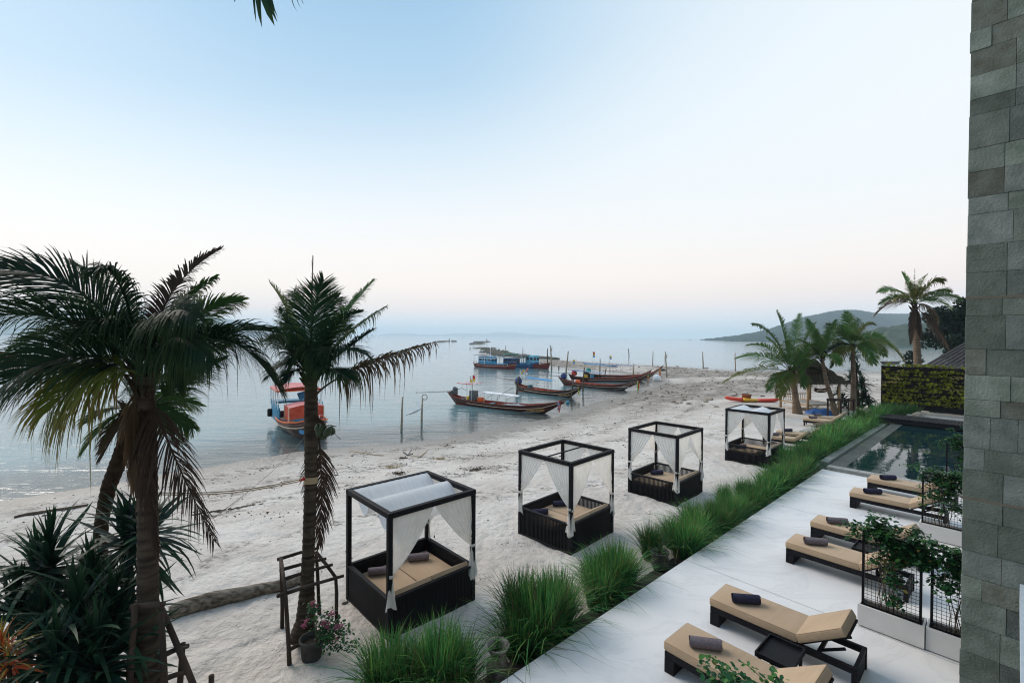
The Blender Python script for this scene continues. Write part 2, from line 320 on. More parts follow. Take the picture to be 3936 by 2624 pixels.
M['basket'] = mat('teal_basket', (0.045, 0.13, 0.17), 0.7)
def hill_mat(name, c1, c2, sc): return mat(name, c1, 0.95, 0.05, c2, sc, 6, bump=1.0, bscale=sc*2.5)
M['hill_far'] = hill_mat('forest_far', (0.010, 0.032, 0.034), (0.026, 0.055, 0.046), .05)
M['hill_near'] = hill_mat('forest_near', (0.026, 0.046, 0.028), (0.055, 0.075, 0.045), .05)
# ================================================================ LARGE STRUCTURE
rng = np.random.default_rng(7); RND = random.Random(11)
_VT = {}
def vnoise(x, y, seed=0):
    if seed not in _VT: _VT[seed] = np.random.default_rng(seed).random((256, 256))
    r = _VT[seed]; xi = np.floor(x).astype(int); yi = np.floor(y).astype(int); fx = x-xi; fy = y-yi
    fx = fx*fx*(3-2*fx); fy = fy*fy*(3-2*fy); g = lambda i, j: r[i & 255, j & 255]
    return (g(xi, yi)*(1-fx)+g(xi+1, yi)*fx)*(1-fy) + (g(xi, yi+1)*(1-fx)+g(xi+1, yi+1)*fx)*fy
def fbm(x, y, seed=0, o=4):
    s = 0; a = .5
    for k in range(o): s = s+a*vnoise(x*2**k+17*k, y*2**k-9*k, seed+k); a *= .5
    return s
SEA = -1.0
def px2(*pts, n=None): return [tuple(G(*q(n, x, y), SEA))[:2] for x, y in pts]
shore = [(-95, -30), (-48, -4)] + px2((0, 1150), (200, 1118), (450, 1075), (680, 1035), (900, 1018), (1050, 1003), (1200, 972), (1275, 957), (1350, 930), (1430, 908), (1475, 888), n='v') \
    + px2((2150, 520), (2190, 460), (2080, 425), (1900, 372), (1700, 335), (1400, 293), (1000, 262), (720, 236), (520, 205), n='b3') \
    + px2((930, 352), (1040, 343), (1350, 362), (1700, 384), (2050, 404), (2340, 415), n='5') + px2((1300, 432), (1600, 455), (1900, 472), (2100, 484), n='bb') + px2((250, 742), (700, 752), (1200, 756), n='7') + [(110, 80), (260, 60), (260, -90), (-95, -90)]
SH = np.array(shore)
_A = SH; _B = np.roll(SH, -1, 0); _E = _B-_A; _EL = (_E**2).sum(1)
def sdf(x, y):
    """signed distance to the shore line, positive on land"""
    x = np.asarray(x, float); y = np.asarray(y, float); sh = x.shape; out = np.empty(x.size); xf, yf = x.ravel(), y.ravel()
    for c in range(0, xf.size, 20000):
        px, py = xf[c:c+20000, None], yf[c:c+20000, None]; t = np.clip(((px-_A[:, 0])*_E[:, 0]+(py-_A[:, 1])*_E[:, 1])/_EL, 0, 1)
        d = np.hypot(px-_A[:, 0]-t*_E[:, 0], py-_A[:, 1]-t*_E[:, 1]).min(1)
        cr = (_A[:, 1] > py) != (_B[:, 1] > py); xx = _A[:, 0]+(py-_A[:, 1])*_E[:, 0]/np.where(_E[:, 1] == 0, 1e-9, _E[:, 1]); ins = ((cr & (px < xx)).sum(1) % 2) == 1
        out[c:c+20000] = np.where(ins, d, -d)
    return out.reshape(sh)
def ground_z(x, y, fine=True):
    x = np.asarray(x, float); y = np.asarray(y, float); d = sdf(x, y) + (fbm(x*.35, y*.35, 3)-.5)*.9
    t = np.clip(d/16, 0, 1); amp = np.clip(1-(y-50)/60, .38, 1)
    z = SEA + amp*(t*t*(3-2*t))*np.where(d > 0, 1, 0) + np.where(d < 0, np.maximum(d*.085, -2.5), np.minimum(d, 1)*.03)
    if fine:
        k = np.clip((d-1)/3, 0, 1); foot = fbm(x*2.6, y*2.6, 21, 3)-.45
        z = z + k*((fbm(x*.8, y*.8, 5)-.5)*.05 + np.minimum(foot, 0)*.19 + (fbm(x*6.5, y*6.5, 8, 2)-.4)*.034)
    return z
def gz(x, y): return float(ground_z(np.array([x]), np.array([y]))[0])
def GS(x, y, dz=0.0):
    """point where the pixel's ray meets the sand"""
    z = 0.0
    for _ in range(6): p = G(x, y, z); z = gz(p.x, p.y)
    p.z = z+dz; return p
def lines(a, b, c0, c1, s, g):
    out = [c0]
    while out[-1] < c1: out.append(out[-1]+s)
    k = s
    while out[-1] < b: k *= g; out.append(out[-1]+k)
    k = s; lo = []; p = c0
    while p > a: k *= g; p -= k; lo.append(p)
    return np.array(lo[::-1]+out)
def heightsheet(name, xs, ys, zf, m, attrs=None, keep=None):
    X, Y_ = np.meshgrid(xs, ys); x = X.ravel(); y = Y_.ravel(); z = zf(x, y); nx, ny = len(xs), len(ys)
    i = np.arange(nx*ny).reshape(ny, nx); f = np.stack([i[:-1, :-1], i[:-1, 1:], i[1:, 1:], i[1:, :-1]], -1).reshape(-1, 4)
    if keep is not None:
        k = keep(x, y)[f].any(1); f = f[k]
    me = bpy.data.meshes.new(name); me.vertices.add(len(x)); me.vertices.foreach_set('co', np.stack([x, y, z], -1).ravel())
    me.loops.add(f.size); me.loops.foreach_set('vertex_index', f.ravel()); me.polygons.add(len(f)); me.polygons.foreach_set('loop_start', np.arange(len(f))*4)
    me.polygons.foreach_set('use_smooth', np.ones(len(f), bool)); me.update(calc_edges=True); me.validate(); me.materials.append(m)
    for k, fn in (attrs or {}).items():
        at = me.attributes.new(k, 'FLOAT', 'POINT'); at.data.foreach_set('value', fn(x, y).astype(np.float32))
    o = link(name, me); o['kind'] = 'structure'; return o
# ---- sand material: pale sand, tide-line litter, damp edge, churned patches
def sand_mat():
    m = bpy.data.materials.new('beach_sand'); m.use_nodes = True; t = m.node_tree; b = t.nodes['Principled BSDF']; lk = t.links.new
    ge = N(t, 'ShaderNodeNewGeometry'); at = N(t, 'ShaderNodeAttribute', attribute_name='shore'); rb = N(t, 'ShaderNodeAttribute', attribute_name='reef')
    def noise(sc, det=5, stretch=None, rot=0):
        mp = N(t, 'ShaderNodeMapping'); lk(ge.outputs['Position'], mp.inputs[0]); mp.inputs['Rotation'].default_value = (0, 0, rot)
        if stretch: mp.inputs['Scale'].default_value = stretch
        n = N(t, 'ShaderNodeTexNoise'); n.inputs['Scale'].default_value = sc; n.inputs['Detail'].default_value = det; lk(mp.outputs[0], n.inputs['Vector']); return n.outputs['Fac']
    def rng_(v, a, b_, c=0, d=1):
        r = N(t, 'ShaderNodeMapRange', interpolation_type='SMOOTHSTEP'); lk(v, r.inputs[0])
        for k, x in zip(('From Min', 'From Max', 'To Min', 'To Max'), (a, b_, c, d)): r.inputs[k].default_value = x
        return r.outputs[0]
    def mul(a, c):
        n = N(t, 'ShaderNodeMath', operation='MULTIPLY'); lk(a, n.inputs[0])
        if isinstance(c, (int, float)): n.inputs[1].default_value = c
        else: lk(c, n.inputs[1])
        return n.outputs[0]
    def add(a, c, op='ADD'):
        n = N(t, 'ShaderNodeMath', operation=op); lk(a, n.inputs[0]); lk(c, n.inputs[1]); return n.outputs[0]
    def mixc(f, a, c):
        n = N(t, 'ShaderNodeMix', data_type='RGBA'); lk(f, n.inputs[0])
        for k, v in ((6, a), (7, c)):
            if isinstance(v, tuple): n.inputs[k].default_value = (*v, 1)
            else: lk(v, n.inputs[k])
        return n.outputs[2]
    base = mixc(rng_(noise(.5), .35, .65), (0.53, 0.48, 0.43), (0.63, 0.585, 0.535))
    base = mixc(mul(rng_(noise(7, 6, (1, 1.6, 1)), .52, .72), .5), base, (0.33, 0.285, 0.25))
    # broken grey-brown weed and litter lines that follow the tide marks
    wob = add(at.outputs['Fac'], mul(noise(.22, 4), 5.0))
    lines_ = None
    for c0, wd, st in ((4.6, 1.5, 1.0), (8.4, 1.9, .95), (12.0, 1.3, 1.0), (16.0, .8, .7)):
        n = N(t, 'ShaderNodeMath', operation='SUBTRACT'); lk(wob, n.inputs[0]); n.inputs[1].default_value = c0
        ab = N(t, 'ShaderNodeMath', operation='ABSOLUTE'); lk(n.outputs[0], ab.inputs[0])
        l = mul(rng_(ab.outputs[0], 0, wd, 1, 0), st); lines_ = l if lines_ is None else add(lines_, l, 'MAXIMUM')
    speck = rng_(noise(1.7, 8, (1, 1.8, 1), UA), .46, .56); speck2 = rng_(noise(9, 4), .44, .56)
    lit = mul(lines_, add(mul(speck, speck2), mul(speck, .22), 'MAXIMUM'))
    base = mixc(lit, base, (0.075, 0.062, 0.052))
    sp3 = mul(rng_(noise(1.3, 6), .60, .68), rng_(noise(14, 3), .55, .62)); base = mixc(mul(sp3, .85), base, (0.14, 0.115, 0.095))
    wet = add(rng_(add(at.outputs['Fac'], mul(noise(.4), 1.6)), 1.2, 4.6, 1, 0), mul(rng_(noise(.16, 3), .45, .6), rng_(at.outputs['Fac'], 3, 11, .35, 0)), 'MAXIMUM')
    base = mixc(mul(wet, .85), base, (0.175, 0.155, 0.132))
    # rubble-strewn reef flat
    rf = mul(rb.outputs['Fac'], rng_(noise(1.1, 7, (.8, 1.6, 1)), .36, .60, .40, 1)); base = mixc(mul(rf, .9), base, (0.115, 0.098, 0.078))
    rf2 = mul(rb.outputs['Fac'], rng_(noise(3.1, 4), .5, .6)); base = mixc(mul(rf2, .6), base, (0.29, 0.245, 0.20))
    lk(base, b.inputs['Base Color']); b.inputs['Specular IOR Level'].default_value = .25
    lk(rng_(wet, 0, 1, .95, .38), b.inputs['Roughness'])
    bp = N(t, 'ShaderNodeBump'); bp.inputs['Strength'].default_value = 1; bp.inputs['Distance'].default_value = .10
    lk(add(mul(noise(5, 6), .8), mul(noise(26, 3), .25)), bp.inputs['Height']); lk(bp.outputs[0], b.inputs['Normal']); return m
def reef(x, y):
    c1 = np.clip((y-33)/14, 0, 1)*np.clip(1-(x-y*.62-2)/16, 0, 1)
    return np.clip(c1, 0, 1)*np.clip((fbm(x*.12, y*.12, 31)-.28)*4, .15, 1)
xs = lines(-95, 255, -9, 12, .11, 1.028); ys = lines(-60, 150, 4.5, 18, .11, 1.022)
heightsheet('sand_beach', xs, ys, ground_z, sand_mat(), {'shore': lambda x, y: sdf(x, y), 'reef': reef}, keep=lambda x, y: sdf(x, y) > -40)
sb = heightsheet('sea_bed', np.array([-16000, -2000, -300, -95, 255, 2000, 16000.]), np.array([-16000, -500, -60, 150, 600, 3000, 16000.]), lambda x, y: x*0-3.55, M['rubble'])
# ---- sea
def water_mat(name, deep, bump, pool=False):
    m = bpy.data.materials.new(name); m.use_nodes = True; t = m.node_tree; t.nodes.clear(); lk = t.links.new
    out = N(t, 'ShaderNodeOutputMaterial'); ge = N(t, 'ShaderNodeNewGeometry')
    hs = []
    for sc, st, rot in (((.55, (.35, 1.5, 1), .12), (1.9, (.4, 1.5, 1), -.15), (6.0, (.6, 1.4, 1), .1)) if not pool else ((.8, (1, 1, 1), 0), (3., (1, 1, 1), .5))):
        mp = N(t, 'ShaderNodeMapping'); mp.inputs['Scale'].default_value = st; mp.inputs['Rotation'].default_value = (0, 0, rot); lk(ge.outputs['Position'], mp.inputs[0])
        n = N(t, 'ShaderNodeTexNoise'); n.inputs['Scale'].default_value = sc; n.inputs['Detail'].default_value = 3; n.inputs['Distortion'].default_value = .4; lk(mp.outputs[0], n.inputs['Vector'])
        s = N(t, 'ShaderNodeMath', operation='MULTIPLY'); lk(n.outputs['Fac'], s.inputs[0]); s.inputs[1].default_value = .55/sc; hs.append(s.outputs[0])
    h = hs[0]
    for k in hs[1:]:
        a = N(t, 'ShaderNodeMath', operation='ADD'); lk(h, a.inputs[0]); lk(k, a.inputs[1]); h = a.outputs[0]
    bp = N(t, 'ShaderNodeBump'); bp.inputs['Strength'].default_value = 1; bp.inputs['Distance'].default_value = bump; lk(h, bp.inputs['Height'])
    gl = N(t, 'ShaderNodeBsdfGlossy'); gl.inputs['Roughness'].default_value = .06 if not pool else .01; lk(bp.outputs[0], gl.inputs['Normal']); gl.inputs[0].default_value = (.97, .98, 1, 1)
    fr = N(t, 'ShaderNodeFresnel'); fr.inputs['IOR'].default_value = 1.33; lk(bp.outputs[0], fr.inputs['Normal'])
    df = N(t, 'ShaderNodeBsdfDiffuse'); df.inputs[0].default_value = (*deep, 1)
    body = df.outputs[0]
    if not pool:
        at = N(t, 'ShaderNodeAttribute', attribute_name='depth'); tr = N(t, 'ShaderNodeBsdfTransparent'); tr.inputs[0].default_value = (.86, .96, .96, 1)
        mr = N(t, 'ShaderNodeMapRange', interpolation_type='SMOOTHSTEP'); lk(at.outputs['Fac'], mr.inputs[0]); mr.inputs['From Max'].default_value = .75
        ms = N(t, 'ShaderNodeMixShader'); lk(mr.outputs[0], ms.inputs[0]); lk(tr.outputs[0], ms.inputs[1]); lk(df.outputs[0], ms.inputs[2]); body = ms.outputs[0]
    mx_ = N(t, 'ShaderNodeMixShader'); lk(fr.outputs[0], mx_.inputs[0]); lk(body, mx_.inputs[1]); lk(gl.outputs[0], mx_.inputs[2]); lk(mx_.outputs[0], out.inputs[0]); return m
wx = np.concatenate([[-14000, -6000, -2500, -1000, -500, -250, -160], np.arange(-100, 121, 1.0), [160, 260, 500, 1000, 2500, 6000, 14000]])
wy = np.concatenate([[-14000, -4000, -800, -200, -60], np.arange(-20, 131, 1.0), [150, 200, 300, 500, 900, 1800, 4000, 8000, 14000]])
heightsheet('sea', wx, wy, lambda x, y: x*0+SEA, water_mat('sea_water', (0.125, 0.225, 0.245), .080), {'depth': lambda x, y: np.clip(SEA-ground_z(x, y, False), 0, 3)})
# ---- hills across the water
def hill(name, prof, depth, half, m, label, seed, base_z=SEA-2, rough=.12, n=220, nd=26, tree=0.0):
    px = np.array([p[0] for p in prof], float); py = np.array([p[1] for p in prof], float); u = np.linspace(px[0], px[-1], n)
    top = np.interp(u, px, py); mb = MB(); pts = []
    Dv = np.array([depth(k) for k in u]); dr = [ray(u[i], top[i]) for i in range(n)]
    zt = np.array([CAMH + dr[i].z*Dv[i]/dr[i].y for i in range(n)]); X = np.array([dr[i].x/dr[i].y*Dv[i] for i in range(n)])
    for j in range(nd+1):
        w = j/nd*2-1; DD = Dv+w*half; hgt = (zt-base_z)*max(0, 1-abs(w)**1.6)
        nz = (fbm(X/half*3+seed, DD/half*3, seed)-.5)*rough*(zt-base_z)*(1-abs(w))*2*(abs(w)**.5+.25)
        zz = base_z+np.maximum(0, hgt+nz) + np.where(hgt > 1, tree*(vnoise(X/6.0, DD/6.0, seed)-.2), 0); XX = X*(DD/Dv)**.3
        pts += [(float(XX[i]), float(DD[i]), float(zz[i])) for i in range(n)]
    f = [(j*n+i, j*n+i+1, (j+1)*n+i+1, (j+1)*n+i) for j in range(nd) for i in range(n-1)]
    mb.add(pts, f); o = mb.build(name, m, smooth=True); tag(o, kind='structure'); return o
c7 = lambda pts: [q('7', x, y) for x, y in pts]
hill('headland_hill', c7([(178, 541), (200, 520), (225, 516), (245, 522), (280, 508), (320, 498), (400, 490), (500, 462), (590, 420), (680, 382), (760, 366), (860, 346), (960, 338), (1050, 342), (1130, 352), (1200, 362), (1300, 364), (1450, 360), (1600, 358), (1700, 336), (1790, 326), (1950, 330), (2200, 420)]), lambda u: 1050+max(0, u-2803)*.9, 300, M['hill_far'], '', 3, tree=5)
hill('wooded_shore_hill', c7([(1040, 570), (1150, 474), (1250, 450), (1330, 438), (1450, 430), (1640, 418), (1790, 410), (2100, 430)]), lambda u: 470, 60, M['hill_near'], '', 5, rough=.3, n=260, nd=30, tree=4)
hill('far_hill', [(-700, 1240), (-300, 1210), (0, 1219), (150, 1212), (300, 1196), (500, 1192), (650, 1200), (800, 1216), (975, 1240), (1043, 1266), (1080, 1282)], lambda u: 3600, 700, M['hill_far'], '', 9, n=120, nd=16)
hill('far_island', [(1440, 1290), (1500, 1281), (1560, 1279), (1620, 1285), (1700, 1285), (1750, 1280), (1800, 1280), (1860, 1283), (1900, 1277), (1950, 1276), (2010, 1282), (2080, 1286), (2160, 1288), (2240, 1295)], lambda u: 9000, 900, M['hill_far'], '', 14, n=120, nd=10)
# ---- haze
hm = bpy.data.materials.new('sea_haze'); hm.use_nodes = True; t = hm.node_tree; t.nodes.clear()
ho = N(t, 'ShaderNodeOutputMaterial'); pv = N(t, 'ShaderNodeVolumePrincipled'); t.links.new(pv.outputs[0], ho.inputs['Volume'])
pv.inputs['Color'].default_value = (0.80, 0.92, 1.0, 1); pv.inputs['Density'].default_value = 1/4100
hz = MB().box((0, 0, 97), (34000, 34000, 204)).build('haze', hm); hz['kind'] = 'stuff'
# ---- hotel building: stone-clad wing at the right edge, main block behind the viewer
WA, WB = 7.03, 0.379
hotel = thing('hotel_building', 'hotel building with grey green stone tile cladding rising at the right edge of the view', 'building', L(WA, WB, .0))
def in_hotel(mb, name, mats, **k):
    o = mb.build(name, mats, hotel, **k); o.matrix_parent_inverse = Matrix.Identity(4); o.location = -hotel.location; return o
ZR = Matrix.Rotation(UA, 3, 'Z')
def lbox(mb, a0, a1, b0, b1, z0, z1): return mb.box(L((a0+a1)/2, (b0+b1)/2, (z0+z1)/2), (abs(a1-a0), abs(b1-b0), abs(z1-z0)), ZR)
in_hotel(lbox(MB(), WA+.02, WA+5, -9, WB-.015, -.2, 12), 'stone_wall', M['grout'])
in_hotel(lbox(MB(), -30, WA+.02, -12, -1.6, -.2, 11), 'main_wall', M['plaster'])
in_hotel(lbox(MB(), -2, WA-.012, -1.6, -.05, 2.82, 3.0), 'balcony_ledge', M['ledge'])
corner = L(WA, WB)
def corner_z(y):  # height on the wing's corner seen at picture row y
    d = ray(3712, y); return CAMH + d.z*math.hypot(corner.x, corner.y)/math.hypot(d.x, d.y)
rows = [-1050, -960, -870, -760, -700, -600, -500, -420, -300, -210, -90, 20, 134, 210, 305, 394, 455, 581, 669, 765, 830, 948, 1051, 1143, 1215, 1341, 1439, 1531, 1594, 1717, 1800, 1908, 1990, 2110, 2210, 2290, 2390, 2500, 2600, 2700, 2830, 2930, 3040]
zs_ = [corner_z(y) for y in rows]
tiles = random.Random(3); tmesh = {}
for r_ in range(len(zs_)-1):
    z1, z0 = zs_[r_], zs_[r_+1]; b = WB; first = True
    while b > -.9:
        w = tiles.choice((.16, .20, .27, .30, .34)) if first else tiles.choice((.2, .27, .3, .34)); first = False; b0 = b-w; g = .0014
        off = tiles.uniform(0, .010); mb = lbox(MB(), WA-.006-off, WA+.03, b0+g, b-g+(tiles.uniform(-.004, .006) if b == WB else 0), z0+g, z1-g)
        k = tiles.random(); in_hotel(mb, 'stone_tile', M['tile'] if k < .5 else M['tile_b'] if k < .86 else M['tile_c'], bevel=.0025, seg=1); b = b0
    # return tiles on the sea-facing side of the wing
for zg in (corner_z(1146), corner_z(1911)): in_hotel(lbox(MB(), WA-.014, WA+.01, -3, WB+.004, zg-.014, zg+.014), 'groove_strip', M['groove'])  # lower strip is bronze trim, the upper one stands in for a groove's shadow
# ---- terrace
ZD = .35
def deck_mat():
    m = mat('polished_concrete', (0.56, 0.585, 0.61), .42, .3, (0.68, 0.70, 0.715), .9, 9, lo=.36, hi=.62, coord='Generated')
    t = m.node_tree; b = t.nodes['Principled BSDF']; ge = N(t, 'ShaderNodeNewGeometry'); mp = N(t, 'ShaderNodeMapping'); mp.inputs['Rotation'].default_value = (0, 0, -.5); mp.inputs['Scale'].default_value = (.7, 1.8, 1)
    t.links.new(ge.outputs['Position'], mp.inputs[0]); n1 = N(t, 'ShaderNodeTexNoise'); n1.inputs['Scale'].default_value = .75; n1.inputs['Detail'].default_value = 8; n1.inputs['Distortion'].default_value = 1.6; t.links.new(mp.outputs[0], n1.inputs['Vector'])
    cr = N(t, 'ShaderNodeValToRGB'); t.links.new(n1.outputs['Fac'], cr.inputs[0]); e = cr.color_ramp.elements; e[0].position = .30; e[0].color = (.64, .635, .63, 1); e[1].position = .56; e[1].color = (.735, .725, .715, 1)
    x = e.new(.42); x.color = (.715, .705, .70, 1); x = e.new(.475); x.color = (.665, .66, .655, 1); x = e.new(.49); x.color = (.72, .71, .705, 1)
    t.links.new(cr.outputs[0], b.inputs['Base Color']); r2 = N(t, 'ShaderNodeMapRange'); t.links.new(n1.outputs['Fac'], r2.inputs[0]); r2.inputs['To Min'].default_value = .62; r2.inputs['To Max'].default_value = .36; t.links.new(r2.outputs[0], b.inputs['Roughness']); return m
DM = deck_mat()
terr = lbox(MB(), -8, 21.3, -1.58, 5.05, -.3, ZD-.03).build('terrace', M['concrete']); tag(terr, kind='structure')
ja = [-8, -.8, 4.7, 10.12, 15.6, 21.26]
for i in range(5): lbox(MB(), ja[i]+.010, ja[i+1]-.010, -1.58, 5.11, ZD-.028, ZD).build('slab', DM, terr, bevel=.004, seg=1)
bed = lbox(MB(), -4, 40, 5.115, 5.62, -.35, .085).build('planting_bed', M['soil']); tag(bed, kind='structure')
# ---- pool
PZ = .47
pool = thing('swimming_pool', 'dark tiled infinity pool with still water and grey stone coping beside the terrace', 'swimming pool', L(21.3, 4.5, 0)); pool['kind'] = 'structure'
del pool['category']
def in_pool(mb, name, m, **k): o = mb.build(name, m, pool, **k); o.location = -pool.location; return o
in_pool(lbox(MB(), 21.3, 21.62, -1.5, 4.98, -.3, PZ-.03), 'near_wall', M['concrete'])
for k in range(14): in_pool(lbox(MB(), 21.28, 21.64, 4.98-.5*(k+1)+.004, 4.98-.5*k-.004, PZ-.03, PZ+.012), 'coping_stone', M['concrete'], bevel=.008, seg=1)
in_pool(lbox(MB(), 21.64, 40, 4.48, 4.95, -.3, PZ-.035), 'overflow_wall', M['wet_stone'])
for k in range(18): in_pool(lbox(MB(), 21.65+k*.98, 21.65+(k+1)*.98-.008, 4.46, 4.97, PZ-.033, PZ+.006), 'overflow_stone', M['wet_stone'], bevel=.008, seg=1)
in_pool(lbox(MB(), 21.3, 40, 4.985, 5.16, -.3, .12), 'gutter', M['soil'])
for k in range(9): in_pool(lbox(MB(), 22.3+k*1.5, 22.3+(k+1)*1.5-.01, 5.17, 5.46, -.3, .42), 'curb_stone', M['concrete'], bevel=.008, seg=1)
in_pool(lbox(MB(), 21.6, 39, -6, 4.5, PZ-.03, PZ-.004), 'pool_water', water_mat('pool_water', (0.006, 0.026, 0.030), .010, True))
# bridge of dark planks across the far end of the pool
br = thing('footbridge', 'low black timber footbridge of close planks crossing the far end of the pool', 'bridge', L(35, 6, .3), UA)
for i, a0 in enumerate((0, 1.86)): MB().box((a0+.06, -4.3, .34), (.12, 8.9, .22)).build('beam', M['black'], br)
for k in range(58): MB().box((.96+RND.uniform(-.01, .01), .12-.15*k, .475), (2.0, .128, .045)).build('plank', M['black_steel'] if k % 3 else M['black'], br)
for bb in (.05, -8.6): MB().box((1, bb, .1), (2, .15, .7)).build('support', M['black'], br)
tr = lbox(MB(), 38.9, 39.25, -2, 4.75, .2, .62).build('water_trough', M['concrete'], bevel=.02); tag(tr, 'long weathered concrete ledge at the foot of the green wall beyond the footbridge', 'ledge')
# ================================================================ OBJECTS: daybeds
def curtain(mb, p0, dirv, span, out, ztop, ztie, ztail, seed):
    """cloth hung on a rail from the post p0 along dirv, gathered back to the post at ztie; out = outward side"""
    r = random.Random(seed); ph = r.uniform(0, 6); n1 = r.uniform(7, 9)
    def f(u, v):
        z = ztop + (ztie-ztop)*v; w = span*(1-v**1.35)*(1-.10*math.sin(v*math.pi)) + .10*v**.6
        s = u*w; pl = math.sin(u*n1*6.28+ph)*(.012+.018*v)*(1 if w > .2 else .6) + .02*math.sin(u*3+ph)*v
        sag = .05*math.sin(v*3.14)*u
        return p0 + dirv*(s-.045*v) + out*(pl+.02+.035*v+sag) + Vector((0, 0, z-sag*.6))
    mb.grid(f, 44, 20)
    def g(u, v):     # the free tail below the tie
        z = ztie + (ztail-ztie)*v; rad = .042 + .075*v**1.4; an = u*6.28; k = 1+.28*math.sin(an*4+ph+v)*min(1, v*2+.25)
        return p0 + dirv*(.02+math.cos(an)*rad*k*.9) + out*(.06+math.sin(an)*rad*k*.75) + Vector((0, 0, z+.05*math.sin(an*2+ph)*v))
    mb.grid(g, 28, 9)
    mb.lathe([(.046, -.03), (.056, -.015), (.056, .015), (.046, .03)], p0+dirv*.02+out*.06+Vector((0, 0, ztie)), 12)
def make_towel(rad=.082, ln=.45):
    mb = MB(); n = 26; turns = 2.35; prof = []
    for i in range(int(n*turns)+1):
        a = i/n*6.28; rr = rad*(.22+.78*i/(n*turns)); prof.append((math.cos(a)*rr, math.sin(a)*rr))
    mb.grid(lambda u, v: (lambda p: Vector((-ln/2+ln*u+.006*math.sin(v*40), p[0]*(1+.03*math.sin(u*9)), rad+p[1]*.93)))(prof[min(len(prof)-1, int(round(v*(len(prof)-1))))]), 6, len(prof)-1)
    mb.lathe([(rad*.99, -ln/2+.004), (rad*1.01, -ln/2+.05), (rad*1.01, ln/2-.05), (rad*.99, ln/2-.004)], (0, 0, 0), 28)
    k = len(mb.v)-28*4
    for i in range(k, len(mb.v)): x, y, z = mb.v[i]; mb.v[i] = (z, x, rad+y*.94)
    return mb
TOWEL = {c: make_towel().mesh('rolled_towel', M[c], True) for c in ('towel_navy', 'towel_grey')}
def towel(c, p, rz, label, group=None):
    o = link('rolled_towel', TOWEL[c], None, p); o.rotation_euler = (RND.uniform(-.02, .02), 0, rz); return tag(o, label, 'towel', group)
cush_mesh = {}
def cushion(parent, name, c, d, rot=None, m='cushion'):
    mb = MB().box((0, 0, 0), d); o = mb.build(name, M[m], parent, bevel=min(.028, d[2]*.3), seg=3); o.location = c
    if rot: o.rotation_euler = rot
    pb = MB(); hx, hy, hz = d[0]/2-.010, d[1]/2-.010, d[2]/2-.010
    for z in (hz, -hz):
        c4 = [(-hx, -hy+.02, z), (-hx+.02, -hy, z), (hx-.02, -hy, z), (hx, -hy+.02, z), (hx, hy-.02, z), (hx-.02, hy, z), (-hx+.02, hy, z), (-hx, hy-.02, z), (-hx, -hy+.02, z)]
        pb.tube(c4, .007, 5)
    pb.build('piping', M['piping'], o, smooth=True)
    return o
CW, CD, CHT, CB = 1.99, 1.83, 2.29, .76      # along the beach, towards the sea, height, base height
def slat_mesh(): return MB().box((0, 0, CB/2-.01), (.027, .022, CB-.10)).mesh('slat', M['black'])
SLAT = slat_mesh()
